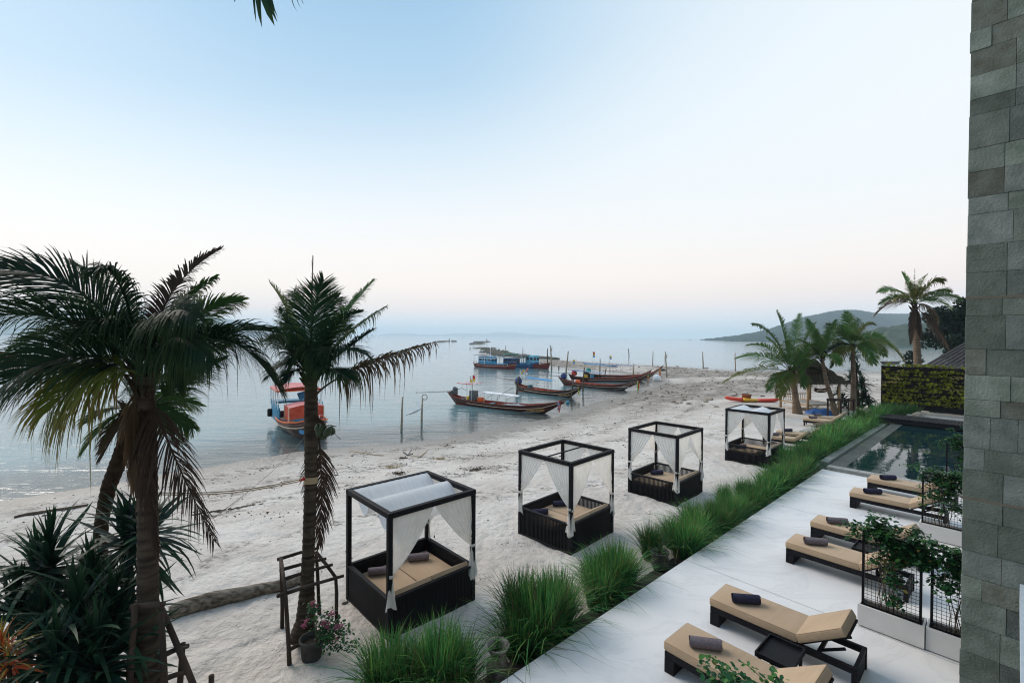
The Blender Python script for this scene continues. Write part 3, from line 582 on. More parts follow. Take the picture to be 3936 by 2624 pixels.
def daybed(loc, rz, label, sides, canopy, bars, seed, dense=False):
    t = thing('daybed', label, 'daybed', loc, rz, 'four-poster daybeds on the sand'); w = .09
    for x in (w/2, CW-w/2):
        for y in (w/2, CD-w/2): MB().box((x, y, CHT/2), (w, w, CHT)).build('post', M['black'], t, bevel=.006, seg=1)
    def rail(name, x0, x1, y0, y1, z, h): MB().box(((x0+x1)/2, (y0+y1)/2, z), (x1-x0, y1-y0, h)).build(name, M['black'], t, bevel=.005, seg=1)
    for z, h, nm in ((CHT+.01, .10, 'top_rail'), (CB, .05, 'base_rail'), (.06, .06, 'foot_rail')):
        e = .004 if nm == 'top_rail' else -.006
        rail(nm, w+.002 if nm != 'top_rail' else -e, CW-w-.002 if nm != 'top_rail' else CW+e, 0-e, w+e, z, h); rail(nm, w+.002 if nm != 'top_rail' else -e, CW-w-.002 if nm != 'top_rail' else CW+e, CD-w-e, CD+e, z, h)
        rail(nm, -e, w+e, w+.002+e, CD-w-.002-e, z, h); rail(nm, CW-w-e, CW+e, w+.002+e, CD-w-.002-e, z, h)
    pitch = .036 if dense else .046
    def run(n0, n1, fixed, axis):
        k = int((n1-n0)/pitch)
        for i in range(k):
            c = n0+(i+.5)*(n1-n0)/k; o = link('slat', SLAT, t); o.location = (c, fixed, .03) if axis == 0 else (fixed, c, .03)
            if axis: o.rotation_euler = (0, 0, math.pi/2)
    run(w, CW-w, .03, 0); run(w, CW-w, CD-.03, 0); run(w, CD-w, .03, 1); run(w, CD-w, CW-.03, 1)
    if dense:
        for x, y, dx, dy in ((CW/2, .052, CW-.16, .012), (CW/2, CD-.052, CW-.16, .012), (.052, CD/2, .012, CD-.16), (CW-.052, CD/2, .012, CD-.16)):
            MB().box((x, y, CB/2), (dx, dy, CB-.1)).build('backing_panel', M['black_steel'], t)
    else:
        for x, y, dx, dy in ((CW/2, .052, CW-.16, .012), (CW/2, CD-.052, CW-.16, .012), (.052, CD/2, .012, CD-.16), (CW-.052, CD/2, .012, CD-.16)):
            MB().box((x, y, .24), (dx, dy, .40)).build('backing_panel', M['black_steel'], t)
    MB().box((CW/2, CD/2, .30), (CW-.16, CD-.16, .10)).build('platform', M['black'], t)
    # two mattresses side by side (head towards the terrace, y = 0) and two tilted back cushions
    hw = (CW-.20)/2
    for i in range(2):
        xc = .10+hw*(i+.5); cushion(t, 'mattress', (xc, CD/2+.28, .44), (hw-.008, CD-.20-.56, .16))
        cushion(t, 'back_cushion', (xc, .35, .635), (hw-.03, .60, .14), (R(-31), 0, 0))
    P = {'A': Vector((w/2, w/2, 0)), 'B': Vector((CW-w/2, w/2, 0)), 'C': Vector((CW-w/2, CD-w/2, 0)), 'D': Vector((w/2, CD-w/2, 0))}
    for i, s in enumerate(sides):       # 'AB' = a drape on side A-B tied back to post A
        a, b = P[s[0]], P[s[1]]; d = (b-a).normalized(); span = (b-a).length/2-.02; mid = Vector((CW/2, CD/2, 0)); o = (a+b)/2-mid; o.z = 0; o.normalize()
        mb = MB(); curtain(mb, a+o*(-.005), d, span, o*.5, CHT-.03, 1.17+.04*math.sin(seed+i), .57+.06*math.sin(i*2.3+seed), seed*10+i); mb.build('curtain', M['curtain'], t, smooth=True)
    for bx in bars: MB().box((CW/2, CD*bx, CHT-.012), (CW-.16, .030, .03)).build('roof_bar', M['black'], t)
    for i, (y0, y1, sag) in enumerate(canopy):
        mb = MB()
        def f(u, v, y0=y0, y1=y1, sag=sag):
            y = y0+(y1-y0)*v; s = math.sin(math.pi*v**2.0)*sag
            return Vector((.09+(CW-.18)*u, y, CHT+.045-s+.0025*math.sin(u*70+v*2)-.012*math.sin(u*3.14)*v))
        mb.grid(f, 40, 14); mb.build('canopy_cloth', M['canopy'], t, smooth=True)
    return t
A1, A2, A3, A4 = Vector((-2.186, 8.156, -.04)), Vector((1.509, 11.402, 0)), Vector((5.425, 14.859, -.05)), Vector((10.846, 19.171, 0))
d1 = daybed(A1, R(43.0), 'black daybed under a sagging white cloth canopy, nearest the leaning palm', ('AB', 'BA', 'BC', 'CB'), ((CD*.97, CD*.5, .36), (CD*.5, CD*.03, .40)), (.5,), 1, True)
d2 = daybed(A2, R(45.8), 'open-topped black daybed with one thin roof bar, behind the two large grass clumps', ('DA', 'AD', 'AB', 'BA', 'BC', 'CB'), (), (.55,), 2)
d3 = daybed(A3, R(45.0), 'open-topped black daybed standing between the thin-barred one and the one near the kayak', ('DA', 'AD', 'AB', 'BA', 'BC', 'CB', 'CD'), (), (), 3)
d4 = daybed(A4, R(43.5), 'furthest daybed with pale roof cloths, in front of the red and yellow kayak', ('DA', 'AD', 'AB', 'BA', 'CB', 'CD'), ((CD*.97, CD*.5, .22), (CD*.5, CD*.03, .22)), (.5,), 4)
def on_bed(d, x, y, c, rz, label): m_ = Matrix.Rotation(d.rotation_euler.z, 4, 'Z'); p = d.location + (m_ @ Vector((x, y, .522))); towel(c, p, d.rotation_euler.z+rz, label, 'rolled towels')
on_bed(d1, .55, 1.42, 'towel_grey', -.55, 'grey rolled towel beside the front left corner on the canopied daybed'); on_bed(d1, 1.48, 1.40, 'towel_grey', -.55, 'grey rolled towel on the sea-side middle of the canopied daybed')
on_bed(d2, 1.42, 1.45, 'towel_navy', -.6, 'navy rolled towel in plain view on the thin-barred daybed'); on_bed(d2, .5, 1.45, 'towel_navy', -.6, 'navy rolled towel half hidden behind the slats of the thin-barred daybed')
on_bed(d3, 1.3, 1.4, 'towel_navy', -.6, 'navy rolled towel on the daybed third from the leaning palm'); on_bed(d4, .7, 1.40, 'towel_navy', -.7, 'dark rolled towel lying on the furthest daybed')
# ================================================================ sun loungers
LL, LW = 2.16, .72
def lounger_proto(beach=False):
    t = thing('sun_lounger', 'x', 'sun lounger', (0, 0, 0), 0, 'sun loungers')
    # local x runs from the foot end to the head end, y across
    for y in (.03, LW-.03): MB().box((LL/2, y, .275), (LL-.006, .055, .10)).build('side_rail', M['black'], t, bevel=.004, seg=1)
    if not beach:
        MB().box((.08, LW/2, .115), (.15, LW-.13, .23)).build('foot_panel', M['black'], t, bevel=.004, seg=1)
        for y in (.035, LW-.035): MB().box((.08, y, .11), (.155, .068, .22)).build('leg', M['black'], t, bevel=.004, seg=1)
        for y in (.035, LW-.035): MB().box((LL-.04, y, .11), (.075, .068, .22)).build('leg', M['black'], t, bevel=.004, seg=1)
        me = MB().box((0, 0, 0), (.03, .030, .28)).mesh('end_slat', M['black_steel'])
        for k in range(13): o = link('end_slat', me, t); o.location = (LL-.03, .095+k*.0435, .16)
    else:
        for x in (.06, 1.55): 
            for y in (.035, LW-.035): MB().box((x, y, .11), (.07, .06, .22)).build('leg', M['black'], t)
        for y in (.10, LW-.10): MB().bar((1.35, y, .02), (1.86, y, .62), .04).bar((1.9, y, .02), (1.5, y, .33), .04).build('prop', M['black'], t)
    for x in (.02, 1.18, 1.66, LL-.035): MB().box((x, LW/2, .30), (.05, LW-.12, .05)).build('cross_bar', M['black'], t)
    MB().box((.68, LW/2, .318), (1.30, LW-.12, .015)).build('deck', M['black_steel'], t)
    cushion(t, 'mattress', (.685, LW/2, .40), (1.40, LW+.01, .135))
    ang = R(33) if not beach else R(38); hl = .74
    hx, hz_ = 1.40, .345; c = (hx+math.cos(ang)*hl/2-math.sin(ang)*.055, LW/2, hz_+math.sin(ang)*hl/2+math.cos(ang)*.055)
    cushion(t, 'back_cushion', c, (hl, LW+.01, .135), (0, -ang, 0))
    o = MB().box((0, 0, 0), (hl, LW-.10, .03)).build('backrest_frame', M['black'], t); o.location = (hx+math.cos(ang)*hl/2+math.sin(ang)*.03, LW/2, hz_+math.sin(ang)*hl/2-math.cos(ang)*.03); o.rotation_euler = (0, -ang, 0)
    if not beach: MB().bar((1.98, LW/2-.2, .47), (1.66, LW/2-.2, .29), .035).bar((1.98, LW/2+.2, .47), (1.66, LW/2+.2, .29), .035).build('prop', M['black'], t)
    return t
# local +y must point along +u when +x points along -v :  rotate so x -> -v
LRZ = UA-math.pi/2
lp = lounger_proto(); spots = [(6.48, 3.60, 'tan sun lounger nearest the viewer, partly behind the leaves at the bottom edge', 'towel_grey', 'grey rolled towel on the lounger nearest the viewer'),
    (8.18, 3.66, 'tan sun lounger second from the viewer, its raised back beside the white planters', 'towel_navy', 'navy rolled towel on the second lounger from the viewer'),
    (11.75, 3.52, 'tan sun lounger third from the viewer, its head end behind the vine trellis', 'towel_grey', 'grey rolled towel on the third lounger from the viewer'),
    (13.55, 3.50, 'tan sun lounger fourth from the viewer, backrest just showing over the vine', 'towel_grey', 'grey rolled towel on the fourth lounger from the viewer'),
    (17.05, 3.38, 'tan sun lounger second from the pool edge', 'towel_navy', 'dark rolled towel on the lounger second from the pool edge'),
    (19.2, 3.33, 'tan sun lounger right beside the near edge of the pool', 'towel_navy', 'dark rolled towel on the lounger beside the pool edge')]
for i, (a, b, lb, tc_, tl) in enumerate(spots):
    o = lp if i == 0 else copy_tree(lp); o.location = L(a, b, ZD); o.rotation_euler = (0, 0, LRZ+RND.uniform(-.025, .025)); o['label'] = lb
    towel(tc_, L(a+.33+RND.uniform(-.03, .03), b-.50, ZD+.466), R(-8)+RND.uniform(-.08, .08), tl, 'rolled towels')
for i, (a, b, lb) in enumerate(((7.36, 2.34, 'low black tray table between the two loungers nearest the viewer'), (12.65, 2.2, 'low black tray table between the third and fourth loungers from the viewer'))):
    t = thing('side_table', lb, 'side table', L(a, b, ZD), LRZ, 'tray tables between the loungers')
    MB().box((0, .26, .40), (.50, .62, .03)).build('tray', M['black_steel'], t)
    for x, y, dx, dy in ((-.24, .26, .02, .62), (.24, .26, .02, .62), (0, -.05, .46, .02), (0, .57, .46, .02)): MB().box((x, y, .435), (dx, dy, .05)).build('rim', M['black'], t)
    for x in (-.2, .2):
        for y in (0, .52): MB().box((x, y, .19), (.04, .04, .385)).build('leg', M['black'], t)
# loungers down on the sand
bp_ = lounger_proto(True)
bl = [(25.4, 8.75, 'sun lounger on the sand just behind the furthest daybed'), (27.1, 8.65, 'second sun lounger on the sand behind the furthest daybed'), (32.8, 8.95, 'sun lounger on the sand with a purple towel, nearer one by the bamboo hut'), (34.2, 9.05, 'sun lounger on the sand next to the blue tarpaulin by the bamboo hut')]
for i, (a, b, lb) in enumerate(bl):
    o = bp_ if i == 0 else copy_tree(bp_); p = L(a, b); o.location = (p.x, p.y, gz(p.x, p.y)+.01); o.rotation_euler = (0, 0, LRZ+.10); o['label'] = lb; o['group'] = 'sun loungers on the sand'
    p2 = L(a+.35, b-.45); towel('towel_grey' if i != 1 else 'towel_navy', Vector((p2.x, p2.y, gz(p.x, p.y)+.478)), .1, 'rolled towel on the ' + ('sand lounger nearest the furthest daybed', 'second sand lounger behind the furthest daybed', 'purple-towelled sand lounger near the hut', 'sand lounger beside the blue tarpaulin')[i], 'rolled towels')
# ================================================================ planters with trellis and vine
def leafy(mb, pts, rnd, size, spread, n, mats, droop=.3):
    for _ in range(int(n*2.6)):
        c = rnd.choice(pts) + Vector((rnd.gauss(0, spread), rnd.gauss(0, spread), rnd.gauss(0, spread*.7))); a = rnd.uniform(0, 6.28)
        d = Vector((math.cos(a), math.sin(a), rnd.uniform(-.9, .5))).normalized(); w = d.cross(Vector((rnd.uniform(-.4, .4), rnd.uniform(-.4, .4), 1))).normalized(); s = size*rnd.uniform(.6, 1.25); up = w.cross(d)
        mb.cur = rnd.choices(range(len(mats)), mats)[0]
        mb.add([c, c+d*s*.35+w*s*.34+up*s*.05, c+d*s*.75+w*s*.26, c+d*s, c+d*s*.75-w*s*.26, c+d*s*.35-w*s*.34+up*s*.05], [(0, 1, 2, 3), (0, 3, 4, 5)])
    mb.cur = 0
PLW, PLD, PLH, TRH = .90, .36, .37, 1.36
def planter(a, b, label, seed, shape):
    """b = sea-side end; the box runs towards the hotel"""
    rnd = random.Random(seed); t = thing('planter', label, 'planter', L(a, b, ZD), UA, 'white planters with trellis screens')
    mb = MB()
    for x, y, dx, dy in ((.015, -PLW/2, .03, PLW), (PLD-.015, -PLW/2, .03, PLW), (PLD/2, -.015, PLD-.064, .03), (PLD/2, -PLW+.015, PLD-.064, .03)): mb.box((x, y, PLH/2+.02), (dx, dy, PLH))
    mb.build('box', M['white_render'], t); MB().box((PLD/2, -PLW/2, .012), (PLD-.06, PLW-.06, .022)).build('plinth', M['black_steel'], t)
    MB().box((PLD/2, -PLW/2, PLH-.04), (PLD-.066, PLW-.066, .03)).build('earth', M['soil'], t)
    x = .09
    for y in (-.06, -PLW+.06): MB().box((x, y, PLH+TRH/2-.03), (.036, .036, TRH)).build('trellis_post', M['black_steel'], t)
    for z in (PLH+.02, PLH+TRH-.05): MB().box((x, -PLW/2, z), (.034, PLW-.16, .034)).build('trellis_rail', M['black_steel'], t)
    mb = MB()
    for i in range(1, 13): y = -.06-(PLW-.12)*i/13; mb.bar((x, y, PLH+.03), (x, y, PLH+TRH-.06), .0055)
    for i in range(1, 21): z = PLH+.03+(TRH-.1)*i/21; mb.bar((x+.004, -.07, z), (x+.004, -PLW+.07, z), .0055)
    mb.build('mesh_panel', M['black_steel'], t)
    vn = thing('climbing_vine', shape['label'], 'vine', L(a, b, ZD), UA, 'climbing vines on the trellis screens')
    mb = MB()
    for k in range(9):
        y0 = -PLW*rnd.uniform(.35, .6); p = [Vector((.12+rnd.uniform(-.04, .08), y0+rnd.uniform(-.1, .1), PLH-.02))]
        for s in range(8): p.append(p[-1]+Vector((rnd.uniform(-.03, .03), rnd.uniform(-.05, .05), TRH/8.2)))
        mb.tube(p, [.008*(1-.06*i) for i in range(len(p))], 4)
    mb.build('stem', M['stem'], vn)
    for nm, blob in (('foliage', shape['blobs']),):
        mb = MB()
        for (y, z, r, n, k) in blob:
            pts = [Vector((.10+rnd.gauss(0, .09), y+rnd.gauss(0, r), z+rnd.gauss(0, r*.6))) for _ in range(40)]
            leafy(mb, pts, rnd, .072, .042, n, (12, 3, k))
        mb.build(nm, [M['vine'], M['vine_l'], M['vine_y']], vn)
    mb = MB()
    for k in range(7):       # loose shoots that reach past the top
        p = [Vector((.1, -PLW*rnd.uniform(.1, .9), PLH+TRH-.05))]; dy = rnd.uniform(-.09, .09); dx = rnd.uniform(-.06, .06)
        for s in range(6): p.append(p[-1]+Vector((dx, dy, .055-.014*s)))
        mb.cur = 0; mb.tube(p, .004, 3); mb.cur = 0
        for pp in p[1:]: leafy(mb, [pp], rnd, .045, .022, 3, (1, 1.5))
    mb.build('shoot', [M['vine'], M['vine_l']], vn)
    return t
top = PLH+TRH
full = lambda s: [(-.3, top-.05, .22, 330, .2), (-.62, top-.18, .2, 330, .2), (-.45, top-.42, .18, 200, 1.2), (-.5, top-.8, .07, 70, 2.5), (-.5, top-1.15, .07, 45, 3)]
planter(10.14, 1.87, 'white planter with trellis beside the second lounger, the one nearer the sea', 1, {'label': 'dense vine mounded over the trellis of the middle sea-side planter', 'blobs': [(-.22, top+.02, .17, 330, .15), (-.55, top-.08, .2, 430, .15), (-.75, top-.26, .14, 280, .15), (-.5, top-.38, .16, 200, 1.6), (-.5, top-.75, .06, 90, 2.5), (-.5, top-1.1, .05, 50, 2)]})
planter(10.17, .955, 'white planter with trellis against the stone wall, half cut off by it', 2, {'label': 'loose hanging vine on the trellis nearest the stone wall', 'blobs': [(-.3, top-.25, .18, 330, .1), (-.6, top-.3, .16, 300, .1), (-.62, top-.6, .16, 200, .1), (-.66, top-.95, .14, 110, .1), (-.25, top-.6, .1, 60, .1)]})
planter(15.86, 1.66, 'white planter with trellis standing behind the second pair of loungers', 3, {'label': 'loose bushy vine on the trellis behind the second pair of loungers', 'blobs': [(-.3, top-.1, .2, 300, .5), (-.6, top-.3, .22, 380, .5), (-.75, top-.1, .15, 200, .3), (-.3, top-.6, .16, 150, 1.2), (-.7, top-.8, .15, 130, .5)]})
planter(15.89, .745, 'white planter with trellis hidden by the stone wall behind the second pair of loungers', 4, {'label': 'vine on the trellis just showing past the stone wall', 'blobs': full(1)})
planter(21.0-.1, 1.58, 'planter with a tall dark vine screen at the pool edge beside the stone wall', 5, {'label': 'tall dark vine screen at the pool edge beside the stone wall', 'blobs': [(-.5, top+.1, .22, 500, .1), (-.6, top-.4, .24, 500, .1), (-.75, top-.9, .2, 300, .1), (-.85, top+.55, .16, 300, .1)]})
planter(4.55, 2.02, 'white planter below the viewer, hidden under its vine at the bottom edge', 6, {'label': 'leafy vine with small purple flowers in front of the nearest lounger at the bottom edge', 'blobs': [(-.2, top-.10, .14, 230, .2), (-.5, top-.04, .16, 300, .2), (-.8, top-.12, .15, 240, .2)]})
# ================================================================ PALMS
def bez(a, b, c, t): return a*((1-t)**2) + b*(2*t*(1-t)) + c*(t*t)
def frond(mb, P0, P1, P2, n=64, ll=.6, droop=.5, width=.030, rw=.016, seed=0, start=.16, fold=.35, ragged=.15, tw=None, segs=4, sweep=.55):
    """one pinnate leaf: a rachis along the curve with two rows of leaflets"""
    r = random.Random(seed); pts = [bez(P0, P1, P2, i/12) for i in range(13)]
    mb.tube(pts, [rw*(1-.85*i/12) for i in range(13)], 5, tips=[0]*13)
    tw = r.uniform(-.85, .85) if tw is None else tw
    for i in range(n):
        t = start+(1-start)*(i+.5)/n; p = bez(P0, P1, P2, t); T = (bez(P0, P1, P2, min(1, t+.02))-bez(P0, P1, P2, t-.02)).normalized()
        S = T.cross(Vector((0, 0, 1)))
        if S.length < .15: S = T.cross(Vector((0, 1, 0)))
        S.normalize(); Nn = S.cross(T); S, Nn = S*math.cos(tw)+Nn*math.sin(tw), Nn*math.cos(tw)-S*math.sin(tw)
        prof = min(1, .45+t*2.0)*(1-.72*max(0, (t-.45)/.55)**1.7)
        for sd in (-1, 1):
            if r.random() < ragged*.35: continue
            l = ll*prof*r.uniform(1-ragged, 1+ragged*.5); k = sweep+.5*t+r.uniform(-.10, .10)
            d = (S*sd*math.cos(k)+T*math.sin(k)+Nn*(fold+r.uniform(-.12, .12))).normalized(); wd = (T-d*T.dot(d)).normalized()
            dr = droop*r.uniform(.6, 1.35); pp = []; brk = r.random() < ragged*.6; bs = r.uniform(.35, .7)
            for s in range(segs+1):
                u = s/segs; dd = dr*u*u + (dr*1.2*max(0, u-bs) if brk else 0); v = d*(l*u*(1-.25*dd)) + Vector((0, 0, -l*dd*.85)); pp.append(p+v)
            ws = [width*(.55, .95, .9, .6, .3)[min(4, int(4*s/segs))]*(.75+.25*prof) for s in range(segs+1)]
            mb.ribbon(pp, ws, wd, 0, 1)
    return mb
def trunk(mb, pts, rad, seed=0, ring=.055, n=14):
    """ringed palm trunk along a polyline"""
    r = random.Random(seed); P = [Vector(p) for p in pts]; seg = [(P[i+1]-P[i]).length for i in range(len(P)-1)]; tot = sum(seg); m = max(8, int(tot/ring)); cen = []; rr = []
    for k in range(m+1):
        s = tot*k/m; i = 0
        while i < len(seg)-1 and s > seg[i]: s -= seg[i]; i += 1
        f = s/seg[i]; f2 = f
        cen.append(P[i].lerp(P[i+1], f2)); b = rad[i]*(1-f)+rad[i+1]*f; rr.append(b*(1+(.055 if k % 2 else -.03)+r.uniform(-.02, .02)))
    return mb.tube(cen, rr, n, tips=[(.85 if k % 2 == 0 else .45)*r.uniform(.6, 1) for k in range(len(cen))])
def palm(name, label, group, trunk_pts, trunk_r, tm, fr, seed, cat='palm tree', ring=.055, boots=None):
    t = thing(name, label, cat, trunk_pts[0], 0, group); o0 = Vector(trunk_pts[0])
    mb = trunk(MB(), [Vector(p)-o0 for p in trunk_pts], trunk_r, seed, ring); mb.build('trunk', tm, t, smooth=True)
    rr = random.Random(seed); cr = Vector(trunk_pts[-1])-o0; rad = trunk_r[-1]
    mb = MB()
    for k in range(boots or 12):     # old leaf bases and fibre round the crown shaft
        a = rr.uniform(0, 6.28); z = rr.uniform(-.55, .1)*rad*5; d = Vector((math.cos(a), math.sin(a), 0)); s = rad*rr.uniform(1.5, 2.8)
        mb.tube([cr+d*rad*.5+Vector((0, 0, z-.1*s)), cr+d*(rad*.9+s*.25)+Vector((0, 0, z+s*.5)), cr+d*(rad+s*.6)+Vector((0, 0, z+s*1.0))], [rad*.42, rad*.30, rad*.10], 5)
    mb.build('leaf_base', M['fibre'], t, smooth=True)
    for i, f in enumerate(fr):
        kw = dict(f[4]) if len(f) > 4 else {}; kw.setdefault('seed', seed*100+i); m = f[3]
        mb = frond(MB(), f[0]-o0, f[1]-o0, f[2]-o0, **kw); o = mb.build('frond', M[m], t, smooth=False)
    return t
def fset(crop, dep, base, rows, dflt):
    out = []
    for (cx_, cy_, tx, ty, d1_, d2_, m, *kw) in rows:
        k = dict(dflt); k.update(kw[0] if kw else {}); b = k.pop('base', base)
        out.append((Y(*q(crop, *b), dep), Y(*q(crop, cx_, cy_), dep+d1_), Y(*q(crop, tx, ty), dep+d2_), m, k))
    return out
# --- big palm at the left, near the viewer
D1 = 5.6
p1t = [Y(*q('2', 1000, 2900), D1), Y(*q('2', 998, 1568), D1), Y(*q('2', 992, 1000), D1), Y(*q('2', 990, 600), D1), Y(*q('2', 988, 100), D1), Y(*q('1', 975, 1250), D1), Y(*q('1', 965, 950), D1)]
p1t[0].z = -.1
k1 = dict(n=104, ll=.84, droop=.36, width=.019, rw=.020, sweep=.62)
rows1 = [
    (620, 150, -140, 240, -.3, -.7, 'leaf_dark', dict(ll=1.0, droop=.42, n=130, tw=.75, fold=.1)), (820, 120, 650, 250, -.2, -.5, 'leaf_dark', dict(ll=.55, droop=.8)), (1030, 330, 1480, 100, .3, .7, 'leaf_dead', dict(ll=.42, droop=.45, width=.020)),
    (1160, 440, 1450, 290, .3, .7, 'leaf_mid', dict(ll=.40, droop=.6)), (1260, 480, 1620, 450, .1, .4, 'leaf_mid', dict(ll=.5)), (1480, 400, 1850, 1010, -.2, -.3, 'leaf_dark', dict(ll=.78, droop=.8, n=120)),
    (1420, 560, 1860, 660, .2, .5, 'leaf_dark', dict(droop=.8)), (1240, 960, 1520, 830, .5, 1.0, 'leaf_mid', dict(ll=.5, droop=.55, base=(1010, 1150))), (430, 890, -140, 770, -.1, -.2, 'leaf_dry', dict(ll=.55, droop=1.1, ragged=.4, width=.026)),
    (560, 430, -90, 560, -.5, -.9, 'leaf_dark', dict(droop=.55, ll=.95)), (520, 640, 30, 1000, -.4, -.8, 'leaf_dark', dict(droop=.5, ll=.9)), (660, 760, 330, 1180, -.4, -.7, 'leaf_gold', dict(droop=.9)),
    (860, 420, 520, 680, -.4, -.7, 'leaf_dark', dict(droop=.8, ll=.6)), (1150, 470, 1420, 860, -.4, -.6, 'leaf_dark', dict(droop=.85, ll=.6)), (760, 330, 480, 190, .7, 1.3, 'leaf_dark', dict(droop=.7)),
    (1000, 600, 1180, 1020, -.4, -.6, 'leaf_dark', dict(droop=1.0, ll=.5)),
    (1190, 700, 1480, 760, .6, 1.1, 'leaf_mid', {}), (620, 560, 120, 780, .3, .5, 'leaf_dark', dict(droop=.5)), (700, 480, 300, 420, .5, 1.0, 'leaf_mid', dict(droop=.5)), (860, 480, 600, 620, .5, .8, 'leaf_mid', dict(droop=.6)), (1060, 640, 1180, 900, .4, .7, 'leaf_mid', dict(droop=.7)), (1100, 350, 1310, 560, -.3, -.6, 'leaf_dark', dict(droop=.7)),
    (1060, 1300, 1440, 2060, -.1, -.15, 'leaf_dead', dict(ll=.56, n=80, droop=.55, fold=0, base=(1010, 1060), ragged=.35, width=.018)), (930, 1300, 1055, 2120, -.25, -.32, 'leaf_dead', dict(ll=.40, n=52, droop=.9, fold=0, base=(950, 1050), ragged=.4, width=.018, sweep=.9)),
    (880, 1150, 900, 1700, -.2, -.25, 'leaf_dry', dict(ll=.35, droop=.9, fold=0, base=(930, 1000), ragged=.4, width=.018, sweep=.9))]
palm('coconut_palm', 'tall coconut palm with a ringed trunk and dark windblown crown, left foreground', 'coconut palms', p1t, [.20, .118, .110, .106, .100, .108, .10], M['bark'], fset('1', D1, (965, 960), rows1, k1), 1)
# --- palm behind it, with ragged old leaf bases
D3 = 7.3
p3b = GS(*q('2', 690, 700)); p3b = Vector((Y(*q('2', 640, 900), D3).x, D3, gz(Y(*q('2', 640, 900), D3).x, D3)-.05))
p3t = [p3b, Y(*q('2', 680, 480), D3), Y(*q('2', 730, 250), D3), Y(*q('2', 830, 0), D3), Y(*q('1', 900, 1200), D3)]
rows3 = [(760, 1120, 590, 1260, .1, .2, 'leaf_mid', {}), (740, 1180, 570, 1440, -.2, -.4, 'leaf_mid', dict(droop=.7)), (1100, 1060, 1330, 1150, .2, .4, 'leaf_mid', {}), (1080, 1150, 1290, 1300, .2, .3, 'leaf_mid', dict(droop=.7)), (860, 960, 700, 900, .4, .7, 'leaf_dark', {}), (1000, 960, 1150, 940, .4, .7, 'leaf_dark', {}),
         (820, 1220, 680, 1500, -.3, -.5, 'leaf_dry', dict(ll=.4)), (930, 1080, 900, 1000, .8, 1.2, 'leaf_dark', {})]
palm('coconut_palm', 'shorter leaning palm with shaggy old leaf bases, behind the big left palm', 'coconut palms', p3t, [.12, .09, .10, .115, .09], M['fibre'], fset('1', D3, (910, 1180), rows3, dict(n=64, ll=.5, droop=.55, width=.026, rw=.016)), 3, boots=34)
# --- palm with the rope round it and the pole frame
D2 = 8.25
p2t = [Vector((-3.80, 8.25, gz(-3.8, 8.25)-.06)), Y(*q('4', 478, 1150), D2), Y(*q('4', 490, 900), D2), Y(*q('4', 500, 600), D2), Y(*q('4', 514, 200), D2), Y(*q('3', 515, 1300), D2), Y(*q('3', 515, 1130), D2), Y(*q('3', 515, 940), D2)]
rows2 = [(400, 520, 238, 325, .2, .5, 'leaf_gold', dict(ll=.42, n=70, droop=.25)), (520, 420, 530, 150, .1, .1, 'leaf_dry', dict(ll=.22, n=30, droop=.1, sweep=1.2, base=(515, 700))), (490, 560, 600, 310, -.7, -1.0, 'leaf_dark', dict(ll=.80, droop=.2, n=84, width=.024, fold=.1, tw=0)),
         (640, 620, 940, 305, .2, .5, 'leaf_mid', dict(ll=.42, droop=.55)), (740, 640, 1020, 485, .1, .3, 'leaf_mid', dict(ll=.45, droop=.75)), (760, 760, 930, 640, -.3, -.5, 'leaf_dark', dict(ll=.6, droop=.6)), (700, 900, 1340, 725, -.1, -.1, 'leaf_dry', dict(ll=.55, droop=1.15, ragged=.45, width=.030, rw=.022, start=.3, base=(548, 1075))),
         (380, 640, 300, 500, .3, .5, 'leaf_dark', dict(ll=.5)), (330, 700, 250, 700, -.3, -.5, 'leaf_dark', dict(droop=.6)), (360, 780, 230, 960, -.2, -.4, 'leaf_dark', dict(droop=.5, ll=.5, n=64)), (420, 840, 350, 990, -.5, -.7, 'leaf_dark', dict(droop=.5, ll=.45, n=60)), (640, 860, 760, 960, -.6, -.9, 'leaf_dark', dict(droop=.8)),
         (530, 620, 585, 900, -.4, -.6, 'leaf_dark', dict(droop=.7, ll=.6)), (470, 660, 400, 860, -.4, -.6, 'leaf_dark', dict(droop=.8, ll=.6)), (660, 700, 860, 800, -.5, -.8, 'leaf_dark', dict(droop=.7)), (560, 480, 700, 420, .6, 1.0, 'leaf_dark', {}), (460, 460, 400, 380, .6, 1.0, 'leaf_dark', {}), (600, 640, 780, 640, .6, 1.1, 'leaf_dark', {}),
         (400, 740, 300, 600, .6, 1.0, 'leaf_dark', {}), (620, 560, 860, 520, -.2, -.4, 'leaf_dark', dict(ll=.5)),
         (598, 1620, 572, 2080, .05, .05, 'leaf_dead', dict(ll=.50, droop=.45, fold=0, base=(565, 1330), ragged=.35, width=.020, sweep=.75)), (470, 1650, 480, 1900, .1, .1, 'leaf_dead', dict(ll=.22, droop=.5, fold=0, base=(520, 1400), n=24, width=.016))]
p2 = palm('coconut_palm', 'slim coconut palm with a rope tied round its trunk, standing in a pole frame', 'coconut palms', p2t, [.215, .165, .115, .104, .105, .118, .115, .10], M['bark'], fset('3', D2, (515, 950), rows2, dict(n=96, ll=.74, droop=.42, width=.020, rw=.020)), 2, boots=16)
nuts = MB(); o2 = Vector(p2t[0]); rr = random.Random(5)
st = [Y(*q('3', 548, 1235), D2-.1)-o2, Y(*q('3', 590, 1260), D2-.2)-o2, Y(*q('3', 615, 1300), D2-.22)-o2]; MB().tube(st, [.045, .03, .02], 6).build('fruit_stalk', M['fibre'], p2, smooth=True)
